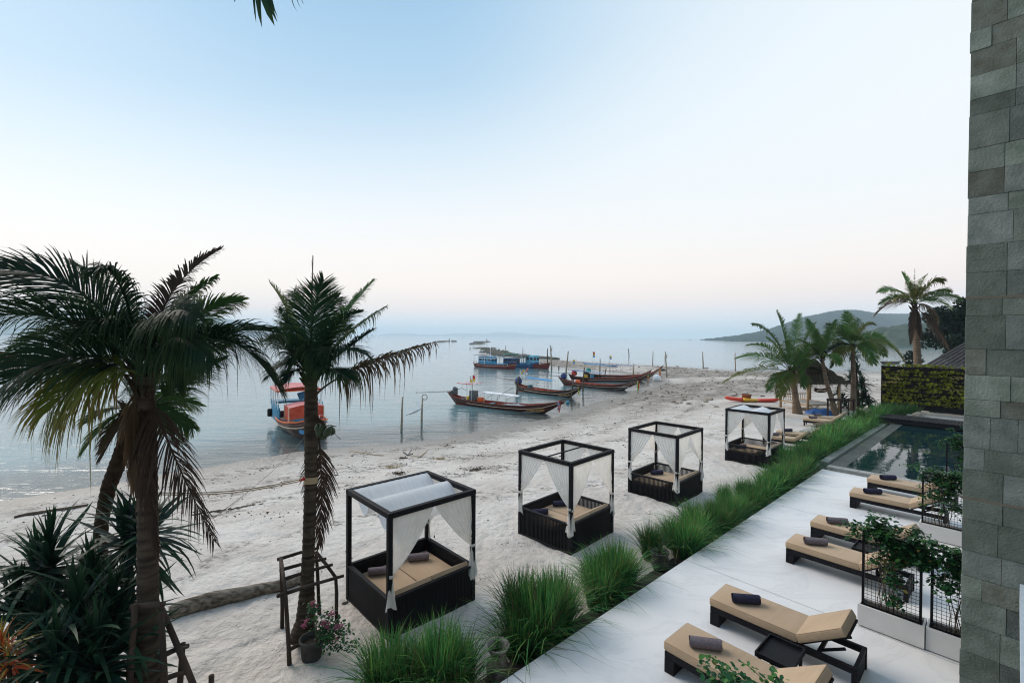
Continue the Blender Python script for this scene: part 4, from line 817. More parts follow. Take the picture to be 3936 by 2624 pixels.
for (x, y) in ((575, 1330), (600, 1345), (625, 1325), (650, 1315), (592, 1300), (565, 1300)):
    c = Y(*q('3', x, y), D2-.2+rr.uniform(-.06, .06))-o2; o = MB().lathe([(.002, -.085), (.05, -.065), (.072, -.01), (.062, .05), (.03, .085), (.002, .09)], (0, 0, 0), 12).build('coconut', M['green_nut'] if 'green_nut' in M else M['vine'], p2, smooth=True); o.location = c; o.rotation_euler = (rr.uniform(-.5, .5), rr.uniform(-.5, .5), 0)
mb = MB()
for k in range(9): a = Y(*q('3', 605, 1290), D2-.2)-o2; e = Y(*q('3', 605+rr.uniform(-30, 110), 1290+rr.uniform(-20, 100)), D2-.25)-o2; mb.tube([a, (a+e)/2+Vector((0, 0, .03)), e], .005, 3)
mb.build('fruit_twig', M['fibre'], p2)
for w_ in range(1):
    mb = MB()
    for k in range(7):
        z = Y(*q('4', 515, 190+6*k), D2).z; rad = .112+.004*(k % 2); mb.tube([Vector((Y(*q('4', 515, 200), D2).x+math.cos(a/10*6.283)*rad, D2+math.sin(a/10*6.283)*rad, z+.008*math.sin(a))) for a in range(11)], .010, 4, cap=False)
    e0 = Y(*q('4', 470, 210), D2-.1); e1 = Y(*q('2', 1010, 305), D3-.1)
    for s in (0, .03): mb.tube([e0+Vector((0, 0, s))]+[e0.lerp(e1, k/8)+Vector((0, 0, s-.10*math.sin(k/8*3.14))) for k in range(1, 9)], .009, 4)
    tag(mb.build('mooring_rope', M['rope']), 'thick tan rope wound round the slim palm and stretched left above the sand', 'rope')
    tag(MB().tube([Y(*q('4', 440, 212), D2-.1), Y(*q('4', 468, 200), D2-.12)], [.02, .028], 6).build('rag', M['red']), 'dark red rag knotted on the rope beside the palm trunk', 'rag')
# --- palms further along the beach
def gbase(n, x, y): p = GS(*q(n, x, y)); p.z -= .1; return p
bA = gbase('c4', 1240, 545); DA = bA.y
rA = [(560, 500, 495, 340, .3, .6, 'leaf_bright', {}), (620, 500, 655, 360, .6, 1.2, 'leaf_bright', {}), (480, 440, 335, 430, -.4, -.8, 'leaf_bright', {}), (470, 540, 300, 570, -.5, -1.0, 'leaf_bright', {}), (420, 590, 225, 660, -.2, -.4, 'leaf_bright', {}), (350, 690, 140, 820, -.5, -1.0, 'leaf_gold', dict(n=56)), (520, 740, 450, 870, -1.0, -1.6, 'leaf_bright', {}), (570, 740, 510, 915, -1.2, -2.0, 'leaf_gold', {}),
      (660, 700, 665, 840, -.8, -1.4, 'leaf_bright', {}), (690, 520, 760, 420, .5, .9, 'leaf_bright', {}), (700, 600, 850, 640, .3, .5, 'leaf_bright', {}), (540, 600, 430, 520, 1.0, 1.9, 'leaf_bright', {}), (600, 600, 560, 540, -1.2, -2.0, 'leaf_bright', {}), (660, 640, 720, 560, -1.0, -1.6, 'leaf_bright', {}), (680, 680, 830, 760, .6, 1.0, 'leaf_dark', {})]
kf = dict(n=72, ll=1.12, droop=.50, width=.055, rw=.035, segs=3)
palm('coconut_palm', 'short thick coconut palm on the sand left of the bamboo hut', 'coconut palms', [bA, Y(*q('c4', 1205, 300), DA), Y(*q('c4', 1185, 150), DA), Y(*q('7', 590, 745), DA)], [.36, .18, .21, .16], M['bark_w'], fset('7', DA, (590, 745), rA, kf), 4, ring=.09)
bB = gbase('c4', 1820, 580); DB = bB.y
rB = [(735, 500, 700, 395, .4, .8, 'leaf_bright', {}), (720, 560, 640, 530, -.3, -.5, 'leaf_bright', {}), (850, 500, 900, 400, .4, .8, 'leaf_bright', {}), (720, 640, 670, 770, -.7, -1.1, 'leaf_bright', {}), (860, 600, 900, 690, -.7, -1.1, 'leaf_bright', {}), (790, 560, 760, 470, -.9, -1.6, 'leaf_bright', {}), (830, 560, 850, 460, 1., 1.8, 'leaf_bright', {}), (880, 560, 960, 560, .3, .6, 'leaf_dark', {}), (760, 600, 700, 600, 1., 1.8, 'leaf_dark', {})]
palm('coconut_palm', 'slender leaning coconut palm in front of the bamboo hut', 'coconut palms', [bB, Y(*q('c4', 1745, 300), DB), Y(*q('c4', 1670, 60), DB), Y(*q('7', 800, 655), DB)], [.22, .15, .13, .11], M['bark_w'], fset('7', DB, (800, 655), rB, dict(kf, ll=1.0)), 5, ring=.09)
bC = gbase('7', 1010, 1005); DC = bC.y
rC = [(985, 440, 965, 345, .3, .6, 'leaf_bright', {}), (900, 440, 830, 430, -.4, -.7, 'leaf_bright', {}), (1080, 410, 1140, 430, -.3, -.6, 'leaf_gold', {}), (1150, 450, 1255, 570, -.4, -.6, 'leaf_bright', {}), (1230, 480, 1340, 665, .2, .4, 'leaf_gold', {}), (1100, 520, 1145, 690, -.9, -1.5, 'leaf_bright', {}), (930, 540, 900, 660, -.9, -1.4, 'leaf_gold', {}), (860, 500, 760, 560, .3, .6, 'leaf_bright', {}), (1010, 450, 1040, 390, 1., 1.8, 'leaf_bright', {}), (1150, 520, 1220, 640, .9, 1.5, 'leaf_bright', {}),
      (960, 480, 930, 430, -1., -1.8, 'leaf_bright', {}), (1060, 480, 1090, 520, -1., -1.8, 'leaf_bright', {}), (900, 590, 880, 700, .6, 1., 'leaf_dark', {})]
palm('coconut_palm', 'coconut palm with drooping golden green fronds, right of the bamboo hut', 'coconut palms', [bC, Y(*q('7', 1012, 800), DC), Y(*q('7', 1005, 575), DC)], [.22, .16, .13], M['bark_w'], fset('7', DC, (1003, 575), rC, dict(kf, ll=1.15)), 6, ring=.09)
DD_ = 40.0; bD = Y(*q('7', 1458, 800), DD_); bD.z = gz(bD.x, bD.y)-.1
rD = [(1370, 150, 1335, 85, .4, .8, 'leaf_bright', {}), (1290, 150, 1185, 215, -.3, -.6, 'leaf_bright', {}), (1320, 200, 1200, 290, .5, 1., 'leaf_bright', {}), (1270, 240, 1165, 360, -.4, -.7, 'leaf_dry', {}), (1460, 150, 1500, 100, .6, 1.2, 'leaf_gold', {}), (1530, 110, 1610, 140, -.4, -.7, 'leaf_gold', {}), (1560, 170, 1655, 215, .3, .5, 'leaf_bright', {}), (1600, 200, 1730, 265, -.3, -.6, 'leaf_bright', {}), (1540, 230, 1650, 310, .6, 1., 'leaf_bright', {}),
      (1500, 270, 1560, 400, -.8, -1.3, 'leaf_dry', dict(droop=.9)), (1530, 420, 1635, 585, -.2, -.4, 'leaf_dead', dict(droop=.8)), (1400, 400, 1395, 560, -.6, -.8, 'leaf_dead', dict(ll=.5, droop=.9)), (1440, 400, 1460, 520, -.6, -.8, 'leaf_dead', dict(ll=.5, droop=.9)), (1423, 150, 1423, 55, 0, 0, 'leaf_gold', dict(ll=.25, n=20)), (1400, 180, 1380, 150, -1.2, -2.0, 'leaf_gold', {}), (1450, 200, 1480, 180, -1.2, -2.0, 'leaf_gold', {}), (1380, 230, 1300, 250, -1.2, -2, 'leaf_gold', {})]
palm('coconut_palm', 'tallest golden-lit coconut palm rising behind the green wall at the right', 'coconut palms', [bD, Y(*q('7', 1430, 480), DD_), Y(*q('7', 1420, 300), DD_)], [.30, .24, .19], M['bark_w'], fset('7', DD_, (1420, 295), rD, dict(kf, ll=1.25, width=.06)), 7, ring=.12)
# --- a frond of a palm standing beside the hotel hangs into the top of the view
hp = L(-2.4, 2.6); hp.z = -.1; Dh = 3.6; top_ = Vector((hp.x+.1, hp.y, 8.9))
rows4 = []
ht = palm('coconut_palm', 'tall palm beside the viewer, only its black leaf tips hanging in at the top edge', 'coconut palms', [hp, Vector((hp.x, hp.y, 4)), top_], [.2, .13, .12], M['bark'],
     [(top_, top_+Vector((.2, .9, 1.0)), Y(1010, -330, Dh), 'leaf_dark', dict(n=40, ll=.6, droop=.9)), (top_, top_+Vector((-1, -.5, .9)), top_+Vector((-2.4, -1, -.2)), 'leaf_dark', dict(n=40)), (top_, top_+Vector((-.8, .9, 1)), top_+Vector((-1.9, 1.9, .6)), 'leaf_dark', dict(n=40)), (top_, top_+Vector((.3, -1, 1)), top_+Vector((.6, -2.2, .3)), 'leaf_dark', dict(n=40))], 8)
mb = MB(); o4 = hp
for (x0, x1, y1, w) in ((975, 985, 92, .020), (990, 1007, 108, .042), (998, 1003, 55, .018), (1016, 1056, 102, .070), (1030, 1067, 88, .040), (1040, 1069, 70, .02), (1118, 1143, 47, .008), (1138, 1160, 36, .006), (1156, 1171, 22, .006), (903, 902, 10, .012)):
    a = Y(x0-(x1-x0)*2.6, -240, Dh)-o4; b = Y(x0, -10, Dh-.05)-o4; c = Y((x0+x1)/2, y1*.55, Dh-.05)-o4; e = Y(x1, y1, Dh-.05)-o4; mb.ribbon([a, b, c, e], [w*.7, w, w*.62], _rt.copy(), 0, 1)
mb.build('leaf_tip', M['leaf_dark'], ht)
# ================================================================ STRAP-LEAVED PLANTS
def strap_leaf(ln, w, droop, seed):
    r = random.Random(seed); mb = MB(); pts = []; ws = []
    for s in range(7): u = s/6; pts.append(Vector((ln*u*(1-.22*droop*u), .012*math.sin(u*5+seed), -ln*droop*.55*u*u+.02*u))); ws.append(w*(.75, 1, 1, .9, .68, .40, .1)[s])
    l = [p+Vector((0, 0, .12*w)) for p in pts]; mb.ribbon(pts, [x*.98 for x in ws], Vector((0, 1, 0)), 0, 1)
    return mb
STRAP = [strap_leaf(.62, .040, d, i) for i, d in enumerate((.25, .5, .8, 1.15, .35))]
SM = [s.mesh('leaf', M['spiky']) for s in STRAP]; SML = [s.mesh('leaf', M['spiky_l']) for s in STRAP]
def rosette(name, label, group, heads, basep, seed, n=84, scale=1.0, ms=SM, cat='strap-leaved plant', up0=-.55, wk=1.0):
    r = random.Random(seed); t = thing(name, label, cat, basep, 0, group)
    for hd in heads:
        c = hd-basep; mb = MB(); foot = Vector((c.x*.25+r.uniform(-.08, .08), c.y*.25, 0)); mb.tube([foot, foot.lerp(c, .5)+Vector((.03, .02, .05)), c], [.05*scale, .042*scale, .04*scale], 7); mb.build('stem', M['fibre'], t, smooth=True)
        for k in range(n):
            a = k*2.39996+r.uniform(-.2, .2); el = math.asin(max(-1, min(1, up0+(1.45-up0+.1)*((k+.5)/n)**.9-.1))); d = (math.cos(el)*.05)
            o = link('leaf', r.choice(ms if el > .2 else ms[2:4]+ms[:1]), t); o.location = c+Vector((math.cos(a)*d, math.sin(a)*d, .10*scale*((k/n)-.5)))
            s = scale*r.uniform(.8, 1.25)*(1 if el < .9 else .85); o.rotation_euler = (r.uniform(-.5, .5), -el, a); o.scale = (s, s*wk*r.uniform(.9, 1.2), s)
    return t
def head(n, x, y, d): return Y(*q(n, x, y), d)
def plant_at(name, label, group, hs, seed, **k):
    hh = [head('2', *h) for h in hs]; b = sum(hh, Vector())/len(hh); b = Vector((b.x, b.y, gz(b.x, b.y)-.05)); return rosette(name, label, group, hh, b, seed, **k)
plant_at('dracaena_shrub', 'dark strap-leaved plant bursting out on both sides behind the tall palm trunk', 'strap-leaved plants by the left palm', [(960, 560, 6.5), (850, 640, 6.6)], 1, scale=1.45, n=74, wk=1.15)
plant_at('dracaena_shrub', 'spiky dark plant with upright leaves at the left edge against the sand', 'strap-leaved plants by the left palm', [(330, 790, 6.0), (250, 900, 6.1)], 2, scale=1.45, n=70, wk=1.1)
plant_at('dracaena_shrub', 'lowest and darkest strap-leaved plant in the bottom left corner', 'strap-leaved plants by the left palm', [(520, 1230, 5.4), (640, 1480, 5.2)], 3, scale=1.45, n=78, wk=1.15)
plant_at('dracaena_shrub', 'strap-leaved plant filling the middle of the dark clump left of the palm', 'strap-leaved plants by the left palm', [(620, 960, 5.9), (760, 1150, 5.7)], 4, scale=1.35, n=78, wk=1.15)
plant_at('dracaena_shrub', 'strap-leaved plant above the red croton at the left edge', 'strap-leaved plants by the left palm', [(120, 1080, 5.7), (300, 1230, 5.5), (380, 1420, 5.1)], 6, scale=1.05, n=70, wk=1.2)
CM = [s.mesh('leaf', M['croton_r']) for s in STRAP]+[s.mesh('leaf', M['croton_y']) for s in STRAP]
plant_at('croton', 'red and yellow leaved croton at the bottom left edge', None, [(10, 1330, 5.0), (60, 1450, 4.9), (-60, 1400, 5.0)], 9, scale=.55, n=40, ms=CM, cat='croton')
# by the hut: tall screw-pine like plant and low ones
hC = lambda x, y, d: Y(*q('7', x, y), d)
b = GS(*q('7', 1060, 985)); rosette('screw_pine', 'tall dark screw pine with several leafy heads beside the bamboo hut', None, [hC(1010, 640, b.y), hC(1030, 740, b.y-.3), hC(1000, 800, b.y+.3), hC(1065, 830, b.y-.4), hC(1085, 910, b.y-.2), hC(1030, 900, b.y+.2), hC(1110, 960, b.y-.5)], b, 21, n=46, scale=1.45, wk=2.6, cat='screw pine')
b = GS(*q('7', 910, 990)); rosette('dracaena_shrub', 'small spiky plant in front of the right post of the bamboo hut', 'spiky plants by the hut', [hC(905, 890, b.y), hC(940, 930, b.y-.2), hC(960, 975, b.y)], b, 22, n=40, scale=1.1, wk=2.4)
b = L(33.6, 6.0); b.z = 0; rosette('crinum_lily', 'bright green lily clump with arching leaves at the left end of the footbridge', None, [L(33.9, 6.1, .42), L(33.0, 6.3, .35), L(34.8, 6.5, .45)], b, 23, n=28, scale=1.6, wk=2.4, ms=SML, cat='lily', up0=-.05)
# ================================================================ GRASS CLUMPS
def grass_mesh(n, h, spread, seed, width=.0085):
    r = random.Random(seed); mb = MB()
    for k in range(n):
        a = r.uniform(0, 6.28); rad = .24*math.sqrt(r.random()); b = Vector((math.cos(a)*rad, math.sin(a)*rad, 0)); az = a+r.gauss(0, .7); ln = min(.85, abs(r.gauss(0, .5)))*spread+.06; H = h*r.uniform(.55, 1.12); curl = r.choice((.45, .7, 1.0, 1.45))*r.uniform(.8, 1.2); pts = []
        for s in range(5): u = s/4; pts.append(b+Vector((math.cos(az)*ln*H*(u**1.6)*curl, math.sin(az)*ln*H*(u**1.6)*curl, H*u*(1-min(.85, .42*ln*curl)*u*u))))
        mb.cur = 0 if r.random() < .70 else 1 if r.random() < .70 else 2; wd = Vector((-math.sin(az+r.uniform(-.8, .8)), math.cos(az), 0)).normalized(); w = width*r.uniform(.7, 1.3); mb.ribbon(pts, [w, w, w*.85, w*.55], wd, 0, 1)
    return mb.mesh('blades', [M['grass'], M['grass_y'], M['grass_b']])
GM = [grass_mesh(860, h, s, i, .0165) for i, (h, s) in enumerate(((1.12, .85), (1.0, 1.05), (1.18, .8), (.98, .95)))]
GF = [grass_mesh(420, h, s, 10+i, .024) for i, (h, s) in enumerate(((1.10, .95), (.98, 1.1), (1.18, .9)))]
def grass(a, b, label, group, sc=1.0, far=False, seed=0):
    r = random.Random(seed); o = link('grass_clump', r.choice(GF if far else GM)); o.location = L(a, b, .05); o.rotation_euler = (0, 0, r.uniform(0, 6.28)); o.scale = (sc*r.uniform(.95, 1.1), sc*r.uniform(.95, 1.1), sc*r.uniform(.9, 1.1)); return tag(o, label, 'ornamental grass', group)
gq = [(3.2, 6.3, 'grass clump at the bottom edge, leftmost of the row', 1.0), (3.4, 6.02, 'grass clump at the bottom edge in front of the canopied daybed', .95), (3.85, 5.85, 'grass clump at the bottom edge midway between canopied daybed and urn', .95), (4.07, 5.68, 'grass clump touching the left side of the weathered urn', .9),
      (5.35, 5.62, 'tall grass clump immediately right of the weathered urn', .95), (5.8, 5.58, 'grass clump leaning over the terrace edge right of the weathered urn', 1.05), (6.3, 5.62, 'right front grass clump of the tall group beside the urn', 1.0), (5.75, 6.05, 'grass clump at the sand side of the tall group beside the urn', .95), (6.45, 6.0, 'rearmost grass clump of the tall group beside the urn', .85), (7.5, 5.62, 'left front grass clump of the bunch before the thin-barred daybed', .95), (8.05, 5.66, 'middle grass clump of the bunch before the thin-barred daybed', 1.0), (8.6, 5.75, 'right grass clump of the bunch before the thin-barred daybed', .85), (7.95, 6.05, 'rear grass clump of the bunch before the thin-barred daybed', .85)]
for i, (a, b, lb, s) in enumerate(gq): grass(a, b, lb, 'grass clumps along the terrace edge', s, seed=i)
ORD = 'first second third fourth fifth sixth seventh eighth ninth tenth eleventh twelfth thirteenth fourteenth fifteenth sixteenth seventeenth eighteenth nineteenth twentieth'.split()
def run_row(name, a0, a1, step, b, jit, sc, seed, group):
    aa = []; a = a0
    while a < a1: aa.append(a); a += RND.uniform(*step)
    n = len(aa)
    for k, a in enumerate(aa):
        lb = '%s grass clump from the dark pot in the %s' % (ORD[k], name) if k < n/2 and k < 20 else '%s grass clump from the footbridge in the %s' % (ORD[min(19, n-1-k)], name)
        grass(a+RND.uniform(-.12, .12), b(a)+RND.uniform(-jit, jit), lb, group, sc(a), a > 16, seed+k)
run_row('terrace-side row of grass', 10.7, 37, (.80, 1.05), lambda a: 5.55 if a < 21 else 5.85, .10, lambda a: RND.uniform(.78, 1.05) if a < 24 else RND.uniform(.85, 1.25), 20, 'grass clumps in the terrace-side row')
run_row('sand-side row of grass', 10.2, 37, (.95, 1.35), lambda a: 6.02 if a < 21 else 6.4, .14, lambda a: RND.uniform(.7, .95) if a < 24 else RND.uniform(.75, 1.1), 80, 'grass clumps in the sand-side row')
for k in range(5): grass(38.6+k*.7, 6.1-.35*k+RND.uniform(-.2, .2), ORD[k]+' grass clump from the left at the foot of the green wall', 'grass clumps at the green wall', 1.15, True, 200+k)
# ================================================================ POTS
def pot(name, label, cat, p, prof, m, soil_z, soil_r):
    t = thing(name, label, cat, p); MB().lathe(prof, (0, 0, 0), 24).build('body', m, t, smooth=True); MB().lathe([(.001, soil_z+.01), (soil_r, soil_z)], (0, 0, 0), 20).build('earth', M['soil'], t); return t
p = L(4.72, 5.50, .05); pot('urn', 'weathered clay urn with a wide flared rim, standing by the terrace edge', 'urn', p, [(.001, 0), (.13, 0), (.165, .06), (.185, .17), (.165, .28), (.115, .36), (.105, .40), (.15, .47), (.185, .52), (.195, .55), (.175, .55), (.14, .48), (.10, .42)], M['pot_old'], .43, .12)
rosette('aloe', 'small spiky aloe growing in the weathered urn', None, [p+Vector((0, 0, .46))], p+Vector((0, 0, .42)), 31, n=12, scale=.52, ms=SML, cat='aloe', up0=.1)
p = L(9.75, 5.55, .08); pot('plant_pot', 'dark round pot half hidden in the grass at the terrace edge', 'plant pot', p, [(.001, 0), (.15, 0), (.19, .12), (.20, .26), (.18, .36), (.215, .40), (.215, .42), (.185, .42), (.16, .34)], M['pot_dark'], .36, .16)
rosette('aloe', 'tuft of narrow leaves in the dark pot among the grass', None, [p+Vector((0, 0, .40))], p+Vector((0, 0, .36)), 32, n=22, scale=.50, ms=SML, cat='pot plant', up0=.1)
p = GS(*q('4', 520, 1400)); p.z -= .03; pot('plant_pot', 'charcoal pot with a thick rim in front of the slim palm', 'plant pot', p, [(.001, 0), (.15, 0), (.165, .1), (.185, .33), (.205, .34), (.205, .385), (.18, .385), (.165, .3)], M['pot_dark'], .30, .165)
t = thing('bougainvillea', 'bougainvillea with pink flowers straggling out of the charcoal pot', 'bougainvillea', p+Vector((.12, 0, .3))); rr = random.Random(8); o0 = p+Vector((.12, 0, .3)); bpt = []; mb = MB()
for (x, y, d) in ((700, 1180, 0), (740, 1230, -.1), (640, 1200, .1), (600, 1170, 0), (680, 1330, -.2), (800, 1320, -.1), (620, 1280, -.2), (540, 1080, -.1), (525, 1040, -.1), (650, 1110, 0)):
    e = Y(*q('4', x, y), p.y+d)-o0; mb.tube([Vector((-.05, 0, 0)), e*.5+Vector((0, 0, .06)), e], [.008, .006, .003], 4); bpt += [e, e, e*.75+Vector((0, 0, .03)), e*.5+Vector((0, 0, .04))]
mb.build('stem', M['stem'], t); mb = MB(); leafy(mb, bpt, rr, .055, .06, 330, (4, 1)); mb.build('foliage', [M['vine'], M['vine_l']], t)
for (x, y) in ((480, 1150), (470, 1185), (540, 1045), (525, 1030), (650, 1100), (590, 1165), (620, 1190), (690, 1190), (715, 1175), (610, 1160), (690, 1265)):
    mb = MB(); leafy(mb, [Y(*q('4', x, y), p.y-.12)-o0], rr, .04, .022, 9, (1,)); mb.build('flower', M['pink'], t)
# ================================================================ POLE FRAMES, LOG, LITTER
def pole_frame(name, label, posts, bars): 
    pts = [b for b, _ in posts]; c = sum(pts, Vector())/len(pts); c.z = gz(c.x, c.y); t = thing(name, label, 'tree support', c)
    for b, tp in posts: r = random.Random(int(b.x*1000)); MB().tube([b-c, b.lerp(tp, .35)-c+Vector((r.uniform(-.012, .012), 0, 0)), b.lerp(tp, .7)-c+Vector((r.uniform(-.012, .012), 0, 0)), tp-c], [.040, .034, .035, .030], 8).build('post', M['pole'], t, smooth=True)
    for a, e in bars: MB().tube([a-c, a.lerp(e, .5)-c+Vector((0, 0, .012)), e-c], [.034, .031, .029], 8).build('cross_pole', M['pole'], t, smooth=True)
    return t
def up_(b, n, x, y): d = ray(*q(n, x, y)); k = math.hypot(b.x, b.y)/math.hypot(d.x, d.y); return CAM+d*k
fp = [GS(*q('4', 372, 1440)), GS(*q('4', 322, 1195)), GS(*q('4', 572, 1102)), GS(*q('4', 690, 1175))]
tops = [up_(fp[0], '4', 345, 975), up_(fp[1], '4', 312, 730), up_(fp[2], '4', 548, 690), up_(fp[3], '4', 680, 860)]
posts = [(f-Vector((0, 0, .1)), t_) for f, t_ in zip(fp, tops)]
A_, B_, C_, D_ = tops
pole_frame('tree_guard', 'rough frame of tied poles standing around the slim palm', posts, [(up_(B_, '4', 288, 742), up_(C_, '4', 570, 662)), (B_.lerp(A_, .35)+(B_-C_)*.06, C_.lerp(D_, .3)+(C_-B_)*.12), (B_.lerp(A_, .62)+(B_-C_)*.04, C_.lerp(D_, .55)+(C_-B_)*.16), (up_(A_, '4', 290, 985), up_(D_, '4', 730, 850)), (B_, A_), (C_, D_), (up_(A_, '4', 380, 1330)-Vector((0, 0, .02)), up_(fp[3], '4', 470, 1300))])
Dt = 5.45
g2 = lambda x, y, d=Dt: Y(*q('2', x, y), d)
def down(x0, y0, x1, y1, d=Dt):
    a, b = g2(x0, y0, d), g2(x1, y1, d); k = (a.z-gz(a.x, a.y)+.1)/(a.z-b.z); return a+(b-a)*k, a
pole_frame('tree_guard', 'poles propped and tied around the tall left palm, cut off by the bottom edge', [down(905, 1040, 872, 1568, 5.35), down(1080, 1095, 1105, 1568, 5.35), down(1075, 1050, 1290, 1568, 5.5), down(1225, 1300, 1208, 1568, 5.7)], [(g2(1070, 1392, 5.42), g2(1258, 1318, 5.75)), (g2(1070, 1550, 5.42), g2(1270, 1490, 5.75)), (g2(880, 1060, 5.4), g2(1100, 1040, 5.4))])
b = g2(1415, 1515, 6.3); tag(MB().tube([Vector((b.x, b.y, gz(b.x, b.y)-.1)), b], .035, 7).build('stake', M['pole'], smooth=True), 'short stake sticking up at the bottom edge right of the tall left palm', 'stake')
la, lb_ = GS(*q('2', 1130, 1130)), GS(*q('4', 430, 905)); lc = (la+lb_)/2; t = thing('driftwood_log', 'thick bleached driftwood log lying on the sand between the two near palms', 'log', lc); r = random.Random(4); pts = []; rd = []
for k in range(25): u = k/24; pts.append(la.lerp(lb_, u)-lc+Vector((0, .03*math.sin(u*7), .105+.02*math.sin(u*5)))); rd.append(.125+.03*math.sin(u*3+1)+r.uniform(-.008, .008)-(.045 if k == 0 else .02 if k == 24 else 0))
MB().tube(pts, rd, 14).build('trunk', M['driftwood'], t, smooth=True)
mb = MB()
for k in range(5): a = r.uniform(0, 6.28); p0 = pts[-1]; mb.tube([p0-Vector((.12, 0, 0)), p0+Vector((.05, math.cos(a)*.08, math.sin(a)*.08)), p0+Vector((.13+.05*r.random(), math.cos(a)*.14, math.sin(a)*.12))], [.05, .035, .008], 5)
mb.build('root_stub', M['driftwood'], t, smooth=True)
def ground_stick(name, label, cat, pts, rad, m, n='2'):
    P = [GS(*q(n, *p)) for p in pts]; return tag(MB().tube([p+Vector((0, 0, rad*.7)) for p in P], [rad*(.7 if i in (0, len(P)-1) else 1) for i in range(len(P))], 6).build(name, M[m], smooth=True), label, cat)
ground_stick('fallen_branch', 'long black branch lying on the sand at the left, near the water', 'branch', [(95, 465), (180, 445), (300, 428), (430, 408), (590, 382)], .055, 'wood_d')
ground_stick('fallen_branch', 'thin black stick lying below the long black branch on the left sand', 'branch', [(280, 452), (345, 444)], .03, 'wood_d')
# ================================================================ BOATS
def lerpT(tab, x):
    for i in range(len(tab)-1):
        if x <= tab[i+1][0]: f = (x-tab[i][0])/(tab[i+1][0]-tab[i][0]); return tab[i][1]*(1-f)+tab[i+1][1]*f
    return tab[-1][1]
def text_mesh(txt, size, m):
    cu = bpy.data.curves.new('lettering', 'FONT'); cu.body = txt; cu.size = size; cu.extrude = .004; cu.align_x = 'CENTER'; cu.resolution_u = 2; o = bpy.data.objects.new('lettering', cu); SC.collection.objects.link(o)
    dg = bpy.context.evaluated_depsgraph_get(); dg.update(); me = bpy.data.meshes.new_from_object(o.evaluated_get(dg)); bpy.data.objects.remove(o); bpy.data.curves.remove(cu); me.materials.clear(); me.materials.append(M[m]); return me
def ribbons(t, p, cols, ln, nm='ribbon', seed=0):
    r = random.Random(seed)
    for i, c in enumerate(cols):
        mb = MB(); o = Vector((r.uniform(-.06, .06), r.uniform(-.12, .12), 0)); l = ln*r.uniform(.75, 1.1)
        mb.grid(lambda u, v: p+o+Vector((-.06+.13*u+.03*math.sin(v*4+i), .05*math.sin(u*3+i)+.04*math.sin(v*5+i), -l*v)), 2, 6); mb.build(nm, M[c], t, smooth=True)
    MB().lathe([(.09, -.08), (.13, 0), (.09, .08)], p, 10).build('knot', M[cols[0]], t, smooth=True)
